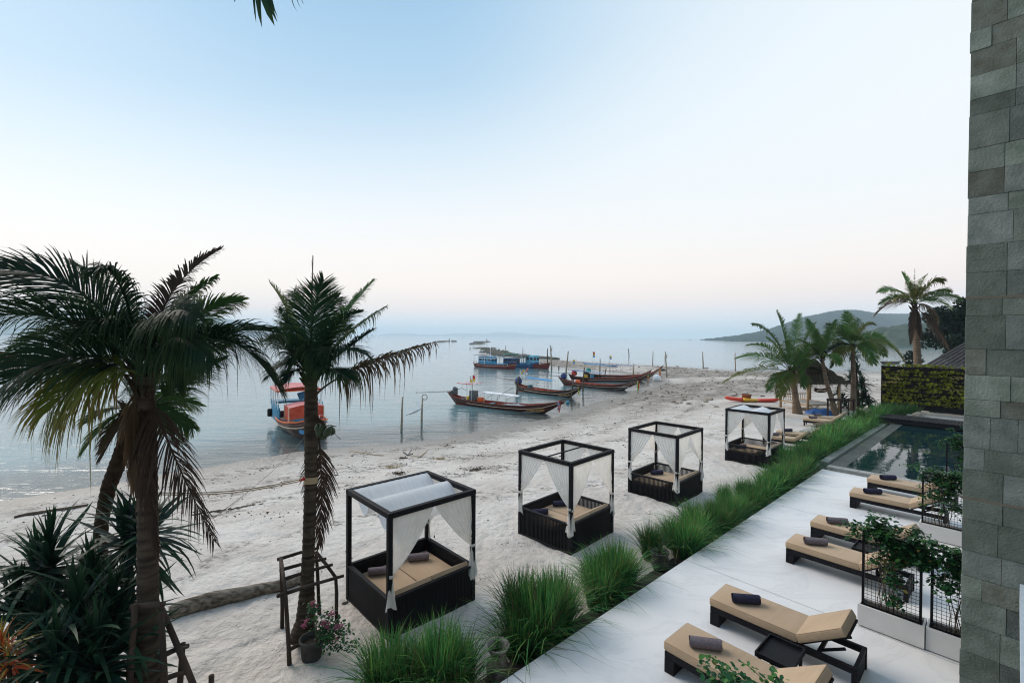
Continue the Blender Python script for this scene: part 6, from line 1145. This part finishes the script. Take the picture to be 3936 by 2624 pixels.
for (x, y, s, ms, lb, g) in [(1000, 787, 70, RM, 'brown rock at the water line below the longtail bows', None), (658, 913, 52, RM, 'brown rock at the water line, leftmost of the shore rocks', None), (822, 836, 36, RM, 'small rock at the water line, second from the left', None), (900, 967, 34, RD, 'black stone alone on the pale sand', None), (1000, 905, 40, RM, 'brown rock on the sand below the pale coral rocks', None), (1155, 820, 30, RD, 'small dark stone right of the water-line rock', None),
                             (1300, 895, 75, RP, 'largest pale coral block, leftmost of the pale pile', None), (1345, 912, 60, RP, 'pale coral block right of the largest one', None), (1450, 825, 70, RP, 'pale coral block at the top of the pale pile', None), (1500, 915, 70, RP, 'pale coral block at the right end of the pale pile', None), (1440, 868, 60, RP, 'pale coral block in the middle of the pale pile', None), (1535, 850, 50, RP, 'pale grey block beside the middle of the pile', None), (1400, 900, 60, RP, 'pale coral block in the front of the pale pile', None), (1770, 858, 90, RP, 'broad pale pink slab left of the kayak', None), (1730, 890, 70, RP, 'pale slab below the pink slab left of the kayak', None),
                             (1355, 432, 50, RM, 'brown rock on the outer edge of the spit', None), (1250, 425, 55, RM, 'low brown rock on the outer edge of the spit, left one', None), (1185, 418, 45, RD, 'black rock at the foot of the tallest spit pole', None), (1725, 458, 70, RM, 'brown rock mound at the foot of the reddish pole', None), (1175, 488, 70, RD, 'dark rock patch beside the pink ribboned bow', None), (50, 362, 40, RD, 'dark rock on the spit crest above the blue canopy', None), (1590, 800, 30, RM, 'small red-brown rock above the pale pile', None), (2105, 805, 55, RM, 'brown rock right of the dark weed line', None), (1860, 955, 60, RM, 'brown rock behind the furthest daybed', None), (1520, 735, 40, RM, 'small brown rock on the spit sand', None), (1140, 725, 26, RM, 'tiny brown rock on the damp sand', None), (870, 868, 26, RM, 'third small rock along the water line', None)]:
    rock('bb', x, y, s, ms, lb, g, i); i += 1
rock('2', 150, 245, 34, RM, 'small rock at the left water edge', None, 77)
rock('4', 745, 1035, 34, RD, 'dark stone at the left corner of the canopied daybed', None, 78); rock('6', 1050, 700, 12, RM, 'small red-brown stone by the third daybed', None, 79)
def stuff_rocks(name, pts, ms, kind='stuff'):
    mb = MB(); base = [[tuple(v.co) for v in m.vertices] for m in ms]; fs = [[tuple(p.vertices) for p in m.polygons] for m in ms]; r = random.Random(len(pts))
    for p, s in pts:
        k = r.randrange(len(ms)); a = r.uniform(0, 6.28); ca, sa = math.cos(a), math.sin(a); mb.add([(p.x+(x*ca-y*sa)*s, p.y+(x*sa+y*ca)*s, p.z+z*s*r.uniform(.97, 1.03)) for x, y, z in base[k]], fs[k])
    o = mb.build(name, ms[0].materials[0]); return tag(o, kind=kind)
r = random.Random(12); pts = []; lp_ = RD[0].copy()
def lowpoly(seed, m):
    bm = bmesh.new(); bmesh.ops.create_icosphere(bm, subdivisions=1, radius=1); rr = random.Random(seed)
    for v in bm.verts: v.co *= rr.uniform(.75, 1.2); v.co.z *= .55
    me = bpy.data.meshes.new('rock'); bm.to_mesh(me); bm.free(); me.materials.append(m); return me
LR = [lowpoly(i, M['rubble']) for i in range(4)]; LB = [lowpoly(9+i, M['rock']) for i in range(4)]; LD = [lowpoly(19+i, M['debris']) for i in range(4)]
def band(poly, n, w, smin, smax, crop):     # rocks along a line seen on the water
    P = [W_(crop, *p) for p in poly]
    for _ in range(n):
        i = r.randrange(len(P)-1); p = P[i].lerp(P[i+1], r.random()); k = p.y*w*r.gauss(0, .5); pts.append((Vector((p.x+k*.4+r.gauss(0, .6), p.y+k, SEA-.05+r.random()*.15)), r.uniform(smin, smax)))
band([(365, 228), (430, 228), (500, 252), (610, 278), (720, 300), (800, 312)], 420, .03, .3, .9, '5'); band([(440, 262), (560, 285), (640, 300)], 130, .025, .4, 1.0, '5'); band([(930, 330), (1000, 326), (1150, 338)], 120, .012, .4, 1.1, '5'); band([(560, 285), (930, 330)], 200, .03, .4, 1.1, '5')
stuff_rocks('reef_rubble', pts, LR); pts = []
band([(300, 187), (420, 184)], 70, .006, 1.0, 2.2, '5'); band([(345, 170), (460, 166)], 70, .006, 1.2, 2.4, '5'); stuff_rocks('breakwater_rubble', pts, LR); pts = []
band([(-70, 172), (0, 165), (50, 162)], 90, .006, 1.4, 2.6, '5'); band([(110, 163), (122, 163)], 6, .006, 2, 3, '5'); stuff_rocks('breakwater_rubble', pts, LR); pts = []
for n, x, y, x1, y1 in (('5', 70, 165, 70, 130), ('5', 448, 165, 448, 130)): wpole(n, x, y, x1, y1, .5, 'wood_d', 'thin far beacon pole on the '+('left' if x < 100 else 'right')+' far rock bank')
pts = []
while len(pts) < 700:           # rubble over the reef flat of the spit
    y = r.uniform(46, 118); x = r.uniform(0, 52); d = float(sdf(np.array([x]), np.array([y]))[0]) if r.random() < .5 or True else 0
    if d > .4 and r.random() < float(reef(np.array([x]), np.array([y]))[0])*.9+.03: pts.append((Vector((x, y, gz(x, y)+.02)), r.uniform(.05, .17)*(1.6 if r.random() < .1 else 1)))
stuff_rocks('spit_rubble', pts, LB); pts = []
while len(pts) < 2100:          # weed scraps, shells and twigs along the tide marks
    a = r.uniform(-6, 46); b = 10.5+r.random()*15; p = L(a, b); d = float(sdf(np.array([p.x]), np.array([p.y]))[0]); w = min(abs(d+2.4*math.sin(a*.9)*math.sin(a*.37+1)-c_) for c_ in (3.0, 6.4, 10.2))
    if d > 1 and r.random() < math.exp(-(w/.45)**2)*.9+.035: pts.append((Vector((p.x, p.y, gz(p.x, p.y)+.005)), r.uniform(.010, .036)*(2.2 if r.random() < .06 else 1)))
stuff_rocks('tide_litter', pts, LD)
an = GS(*q('s', 785, 320)); t = thing('anchor', 'small grey anchor lying on the sand with its rope', 'anchor', an); MB().tube([(0, 0, .03), (.15, .3, .25)], .03, 5).build('shank', M['engine'], t); MB().tube([(-.25, .0, .2), (0, 0, .02), (.28, -.05, .12)], .035, 5).build('fluke', M['engine'], t)
ground_stick('anchor_rope', 'tan rope trailing on the sand right of the anchor', 'rope', [(800, 322), (850, 328), (890, 335), (910, 312), (940, 290)], .03, 'rope', 's'); ground_stick('anchor_rope', 'pale rope lying at the water edge left of the anchor', 'rope', [(310, 285), (400, 298), (520, 318), (590, 322)], .025, 'rope', 's')
def scrap(n, x, y, w, label, m='debris', seed=0):
    c = GS(*q(n, x, y)); k = w/CR[n][2]*c.y/F; mb = MB(); rr = random.Random(seed+int(x))
    for _ in range(46): a = Vector((rr.gauss(0, k*.28), rr.gauss(0, k*.2), .02)); an_ = rr.uniform(0, 6.28); l = k*rr.uniform(.1, .3); mb.tube([a, a+Vector((math.cos(an_)*l*.5, math.sin(an_)*l*.5, rr.uniform(.01, .06))), a+Vector((math.cos(an_)*l, math.sin(an_)*l, 0))], rr.uniform(.006, .018), 4)
    o = mb.build('weed_pile', M[m], None); o.location = c; return tag(o, label, 'debris', None)
scrap('s', 1350, 440, 150, 'dark pile of weed and twigs on the sand between the first two daybeds'); scrap('s', 745, 345, 60, 'small dark weed heap beside the anchor'); scrap('s', 660, 420, 140, 'flat tan scrap heap behind the canopied daybed', 'rope'); scrap('s', 710, 470, 120, 'grey weed smear just behind the canopied daybed roof'); scrap('s', 1050, 352, 80, 'tan tangle of rope fibres right of the anchor', 'rope'); scrap('c4', 280, 280, 80, 'brown weed heap on the sand left of the kayak'); scrap('c4', 715, 295, 60, 'brown driftwood scrap right above the kayak'); scrap('4', 1340, 660-600+540, 1, 'tiny scrap of litter behind the canopied daybed')
tw = MB(); rr = random.Random(3)
for k in range(40):            # knotted weed line that crosses the sand behind the near palms
    u = k/39; x0, y0 = 1290+u*450, 445-u*75; p = GS(*q('2', x0, y0)); tw.tube([p+Vector((rr.uniform(-.1, .1), rr.uniform(-.05, .05), .012)), p+Vector((rr.uniform(.05, .2), rr.uniform(-.06, .06), .03))], rr.uniform(.008, .02), 4)
tag(tw.build('weed_line', M['debris']), 'thin line of dark weed and twigs across the sand right of the tall left palm', 'debris')
# ================================================================ KAYAK, HUT, GREEN WALL
ka, kb = GS(*q('c4', 140, 376)), GS(*q('c4', 958, 376)); kc = (ka+kb)/2; Lk = (kb-ka).length; t = thing('kayak', 'red and yellow sit-on kayak lying on the sand behind the furthest daybed', 'kayak', kc+Vector((0, 0, .02)), math.atan2(kb.y-ka.y, kb.x-ka.x)); KS = [(-.5, .02, .42), (-.47, .14, .46), (-.38, .28, .42), (-.165, .39, .38), (0, .41, .36), (.11, .40, .36), (.36, .28, .42), (.47, .13, .48), (.5, .02, .46)]
for nm, m, i0, i1 in (('bow_section', 'kayak_red', 0, 3), ('middle_section', 'kayak_yellow', 3, 5), ('stern_section', 'kayak_red', 5, 8)):
    mb = MB(); S_ = KS[i0:i1+1]; rows_ = []
    for i in range(len(S_)-1):
        for s in range(4 + (i == len(S_)-2)): f = s/4; a, b = S_[i], S_[i+1]; rows_.append([a[j]*(1-f)+b[j]*f for j in range(3)])
    for xx, w, h in rows_:
        for k in range(14): an_ = k/14*6.283; sy = math.cos(an_)*w; sz = math.sin(an_); mb.v.append((xx*Lk, sy, (h*.62+sz*.13*(w/.4)**.3 if sz > 0 else h*.62+sz*h*.60*(w/.4)**.35)+(.09*abs(xx*2)**3))); mb.tip.append(0)
    for i in range(len(rows_)-1):
        for k in range(14): mb.f.append((i*14+k, i*14+(k+1) % 14, (i+1)*14+(k+1) % 14, (i+1)*14+k)); mb.mi.append(0)
    mb.f += [tuple(range(13, -1, -1)), tuple((len(rows_)-1)*14+k for k in range(14))]; mb.mi += [0, 0]; mb.build(nm, M[m], t, smooth=True)
for xx in (-.1, .22): MB().box((xx*Lk, 0, .29), (.7, .44, .05)).build('seat_well', M['black_steel'], t, bevel=.02)
mb = MB()
for k in range(9): mb.box((-.055*Lk+.075*k, -.40, .20), (.045, .012, .05 if k % 2 else .035))
mb.build('side_marking', M['boat_deep'], t)
p = GS(*q('c4', 500, 345)); p = kc+Vector((-Lk*.06, .35, 0)); p.z = gz(p.x, p.y); tag(MB().lathe([(.001, 0), (.30, 0), (.38, .55), (.42, .56), (.42, .64), (.36, .64)], p, 18).build('bucket', M['terracotta'], smooth=True), 'brown clay bucket standing just behind the kayak', 'bucket')
# bamboo hut
hA, hD = GS(*q('c4', 1390, 530)), GS(*q('c4', 1860, 520)); hx_ = (hD-hA); hx_.z = 0; w = hx_.length; hx_.normalize(); hy = Vector((-hx_.y, hx_.x, 0)); dpt = 2.7; t = thing('bamboo_hut', 'open bamboo beach hut with a dark thatched roof and a railed bench platform', 'hut', hA, math.atan2(hx_.y, hx_.x)); HE = 2.25
for xx in (0, w):
    for yy in (0, dpt): MB().tube([(xx, yy, -.2), (xx, yy, HE+.1)], .085, 8).build('post', M['bamboo'], t, smooth=True)
mb = MB(); ov = .55; rh = 1.55; cx_, cy_ = w/2, dpt/2; rl = .5
def hip(z): pass
E_ = [(-ov, -ov), (w+ov, -ov), (w+ov, dpt+ov), (-ov, dpt+ov)]; Rg = [(cx_-rl, cy_), (cx_+rl, cy_)]
for (a, b, c_, d_) in ((E_[0], E_[1], Rg[1], Rg[0]), (E_[1], E_[2], Rg[1], Rg[1]), (E_[2], E_[3], Rg[0], Rg[1]), (E_[3], E_[0], Rg[0], Rg[0])):
    A0, B0, C0, D0 = (Vector((*p_, HE-.12)) for p_ in (a, b, c_, d_)); C0.z = D0.z = HE+rh; nn = (B0-A0).cross(D0-A0).normalized()
    mb.grid(lambda u, v: A0.lerp(B0, u).lerp(D0.lerp(C0, u), v)+nn*(.05*math.sin(v*28)+.02*math.sin(u*60)), 30, 18)
    for k in range(150): u, v = RND.random(), RND.random()**1.5*.95; p0 = A0.lerp(B0, u).lerp(D0.lerp(C0, u), v); dn = (A0.lerp(B0, u)-D0.lerp(C0, u)).normalized(); mb.ribbon([p0+nn*.05, p0+nn*.09+dn*.18, p0+nn*.06+dn*.42+Vector((RND.uniform(-.04, .04), 0, -.03))], [.05, .035], (B0-A0).normalized(), 0, 0)
mb.build('thatched_roof', M['thatch'], t); MB().box((w/2, dpt/2, .52), (w+.1, dpt+.1, .08)).build('bench', M['bamboo'], t); MB().box((w/2-.2, dpt/2, .58), (w-.6, dpt-.3, .04)).build('mat', M['bench_pad'], t)
for yy, x0, x1 in ((dpt, 0, w),):
    MB().tube([(x0, yy, 1.05), (x1, yy, 1.05)], .04, 6).build('hand_rail', M['bamboo'], t)
    for k in range(14): MB().tube([(x0+(x1-x0)*(k+.5)/14, yy, .55), (x0+(x1-x0)*(k+.5)/14, yy, 1.03)], .025, 5).build('baluster', M['bamboo'], t)
MB().tube([(0, 0, .95), (0, dpt, .95)], .035, 6).build('hand_rail', M['bamboo'], t)
for x0, x1 in ((.2, .9), (.9, .2), (w-.9, w-.2), (w-.2, w-.9)): MB().tube([(x0, 0, .1), (x1, 0, .48)], .03, 5).build('brace', M['bamboo'], t)
sg = thing('hanging_sign', 'small curved wooden sign hanging under the front eave of the bamboo hut', 'sign', hA+hx_*(w*.42)+Vector((0, 0, 1.55)), math.atan2(hx_.y, hx_.x)); mb = MB()
mb.grid(lambda u, v: Vector((-.55+1.1*u, -.02, -.10*math.sin(math.pi*u)+.30*v)), 10, 2); mb.grid(lambda u, v: Vector((-.55+1.1*u, .03, -.10*math.sin(math.pi*u)+.30*v)), 10, 2); mb.build('board', M['fibre'], sg)
for xx in (-.4, .4): MB().tube([(xx, 0, .28), (xx, 0, .6)], .012, 4).build('cord', M['rope'], sg)
mb = MB()
for k in range(8): mb.box((-.36+.1*k, -.035, .07+.02*math.sin(k)), (.05, .01, .10))
mb.build('lettering', M['stripe'], sg)
ra = GS(*q('c4', 1690, 590)); rb_ = GS(*q('c4', 2080, 570)); t = thing('pole_rail', 'low rail of rough poles around the foot of the leaning palm', 'rail', ra); H_ = 1.25
for u in (0, .5, .8, 1): p = (rb_-ra)*u; MB().tube([p+Vector((0, 0, -.1)), p+Vector((0, 0, H_))], .06, 6).build('post', M['pole'], t)
for z in (H_, H_-.1): MB().tube([(ra-rb_)*.03+Vector((0, 0, z)), (rb_-ra)*1.05+Vector((0, 0, z-.08))], .055, 6).build('cross_pole', M['pole'], t)
p = GS(*q('c4', 1590, 560)); mb = MB(); mb.grid(lambda u, v: p+Vector((-.9+1.9*u, -.4+1.0*v+.1*math.sin(u*7), .02+(.38*math.sin(math.pi*u)**.5*math.sin(math.pi*v)**.5+.07*math.sin(u*17)*math.sin(v*9)) if 0 < u < 1 and 0 < v < 1 else .0)), 24, 10); tag(mb.build('blue_tarpaulin', M['tarp_blue'], smooth=True), 'crumpled bright blue tarpaulin on the sand in front of the hut', 'tarpaulin')
p = L(30.8, 7.25); p.z = gz(p.x, p.y); t = thing('log_table', 'dark log table holding a pot plant, among the sand loungers', 'table', p, .4); MB().box((0, 0, .62), (1.5, .6, .09)).build('top', M['wood_d'], t, bevel=.03)
for xx in (-.5, .45): MB().box((xx, 0, .29), (.22, .4, .57)).build('leg', M['wood_d'], t, bevel=.03)
p = L(29.0, 7.6); p.z = gz(p.x, p.y); t = thing('stone_table', 'pale stone slab table left of the dark log table', 'table', p, .7); MB().box((0, 0, .42), (1.3, .6, .1)).build('top', M['concrete'], t, bevel=.03)
for xx in (-.4, .4): MB().lathe([(.2, 0), (.22, .15), (.17, .37)], (xx, 0, 0), 12).build('leg', M['rock_pale'], t, smooth=True)
# green wall
gA, gB = L(44.6, 6.9), L(44.6, -3.5); gl = (gB-gA).length; t = thing('green_wall', 'tall black living wall full of rows of yellow green plants beyond the pool', 'green wall', Vector((gA.x, gA.y, .3)), math.atan2((gB-gA).y, (gB-gA).x)); GH = 3.15; NR = 10
MB().box((gl/2, .12, GH/2+.0), (gl, .16, GH)).build('backing', M['black_steel'], t)
for u in (0, .29, .56, .8, 1): MB().box((gl*u, -.07, GH/2), (.10, .16, GH+.06)).build('upright', M['black_steel'], t)
for k in range(NR): MB().box((gl/2, -.03, .42+k*.285), (gl-.1, .10, .075)).build('planter_rail', M['black'], t)
def tuft(seed, m, n, ln, w, flop):
    r = random.Random(seed); mb = MB()
    for k in range(n):
        a = r.uniform(math.pi, 2*math.pi) if r.random() < .8 else r.uniform(0, 6.28); el = r.uniform(.1, 1.35); l = ln*r.uniform(.6, 1.2); d = Vector((math.cos(a)*math.cos(el), math.sin(a)*math.cos(el), math.sin(el))); sd = d.cross(Vector((0, 0, 1))).normalized(); mb.ribbon([Vector((0, 0, 0)), d*l*.35+sd*0, d*l*.72+Vector((0, 0, -flop*l*.12)), d*l+Vector((0, 0, -flop*l*.35))], [w*.5, w, w*.8], sd, 0, 1)
    return mb.mesh('plant_tuft', m)
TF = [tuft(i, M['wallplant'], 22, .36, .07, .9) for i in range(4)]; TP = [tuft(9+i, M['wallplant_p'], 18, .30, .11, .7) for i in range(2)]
r = random.Random(6); cnt = 0
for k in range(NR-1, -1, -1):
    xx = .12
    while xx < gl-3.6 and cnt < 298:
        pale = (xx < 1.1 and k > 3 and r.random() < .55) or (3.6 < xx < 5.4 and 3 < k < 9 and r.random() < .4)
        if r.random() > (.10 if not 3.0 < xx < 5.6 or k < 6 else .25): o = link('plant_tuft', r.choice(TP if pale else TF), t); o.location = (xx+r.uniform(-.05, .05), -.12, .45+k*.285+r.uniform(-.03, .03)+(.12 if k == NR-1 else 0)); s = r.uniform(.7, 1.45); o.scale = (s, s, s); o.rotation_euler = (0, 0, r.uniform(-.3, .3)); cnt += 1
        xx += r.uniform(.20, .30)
rf = [L(46, 4.9, 3.35), L(46, -6, 3.35), L(53, -6, 6.4), L(53, 1.5, 6.4)]; t = thing('dark_roof_building', 'low building with a dark corrugated roof behind the green wall', 'building', L(46, 0, 0)); o0 = L(46, 0, 0)
n_ = (rf[1]-rf[0]).cross(rf[3]-rf[0]).normalized()
for k in range(34): u0, u1 = k/34, (k+.9)/34; a, b = rf[0].lerp(rf[1], u0), rf[0].lerp(rf[1], u1); c_, d_ = rf[3].lerp(rf[2], u1), rf[3].lerp(rf[2], u0); mb = MB(); mb.add([p_-o0 for p_ in (a, b, c_, d_)]+[p_-o0+n_*.06 for p_ in (a.lerp(b, .2), a.lerp(b, .8), d_.lerp(c_, .8), d_.lerp(c_, .2))], [(0, 1, 2, 3), (4, 5, 6, 7), (0, 1, 5, 4), (1, 2, 6, 5), (3, 0, 4, 7)]); mb.build('roof_sheet', M['rooftile'], t)
mb = lbox(MB(), 46.4, 58, -6, 4.4, 0, 3.3); o = mb.build('wall', M['grout'], t); o.location = -o0
p = L(38.95, 4.2, .62); tag(link('rock', RP[1], None, p), 'white stone lying on the concrete ledge at the green wall', 'rock'); bpy.context.scene.objects[-1] if False else None
[o for o in SC.objects if o.get('label') == 'white stone lying on the concrete ledge at the green wall'][0].scale = (.35, .35, .35)
# dense dark tree at the right
tp = Vector((45.5, 46, 0)); t = thing('dense_tree', 'dense dark round-headed tree against the stone wall above the roof', 'tree', tp); r = random.Random(3); MB().tube([(0, 0, -.2), (.1, 0, 3), (0, .2, 6)], [.4, .3, .15], 8).build('trunk', M['bark'], t, smooth=True)
mb = MB(); cl = [Vector((r.gauss(0, 1.35), r.gauss(0, 1.4), 6.4+r.gauss(0, 1.25))) for _ in range(60)]
for _ in range(15000):
    c = r.choice(cl); d = Vector((r.gauss(0, 1), r.gauss(0, 1), r.gauss(0, 1))).normalized(); p_ = c+d*.75*r.random()**.4; s = .21*r.uniform(.7, 1.3); w = d.cross(Vector((r.random(), r.random(), r.random()))).normalized(); e = (d*.6+w.cross(d)*.8+Vector((0, 0, -.3))).normalized(); mb.add([p_, p_+e*s+w*s*.5, p_+e*s*2, p_+e*s-w*s*.5], [(0, 1, 2, 3)])
mb.build('crown', M['tree'], t)
print('objects', len(bpy.data.objects), 'tris', sum(sum(len(p.vertices)-2 for p in m.polygons) for m in bpy.data.meshes))
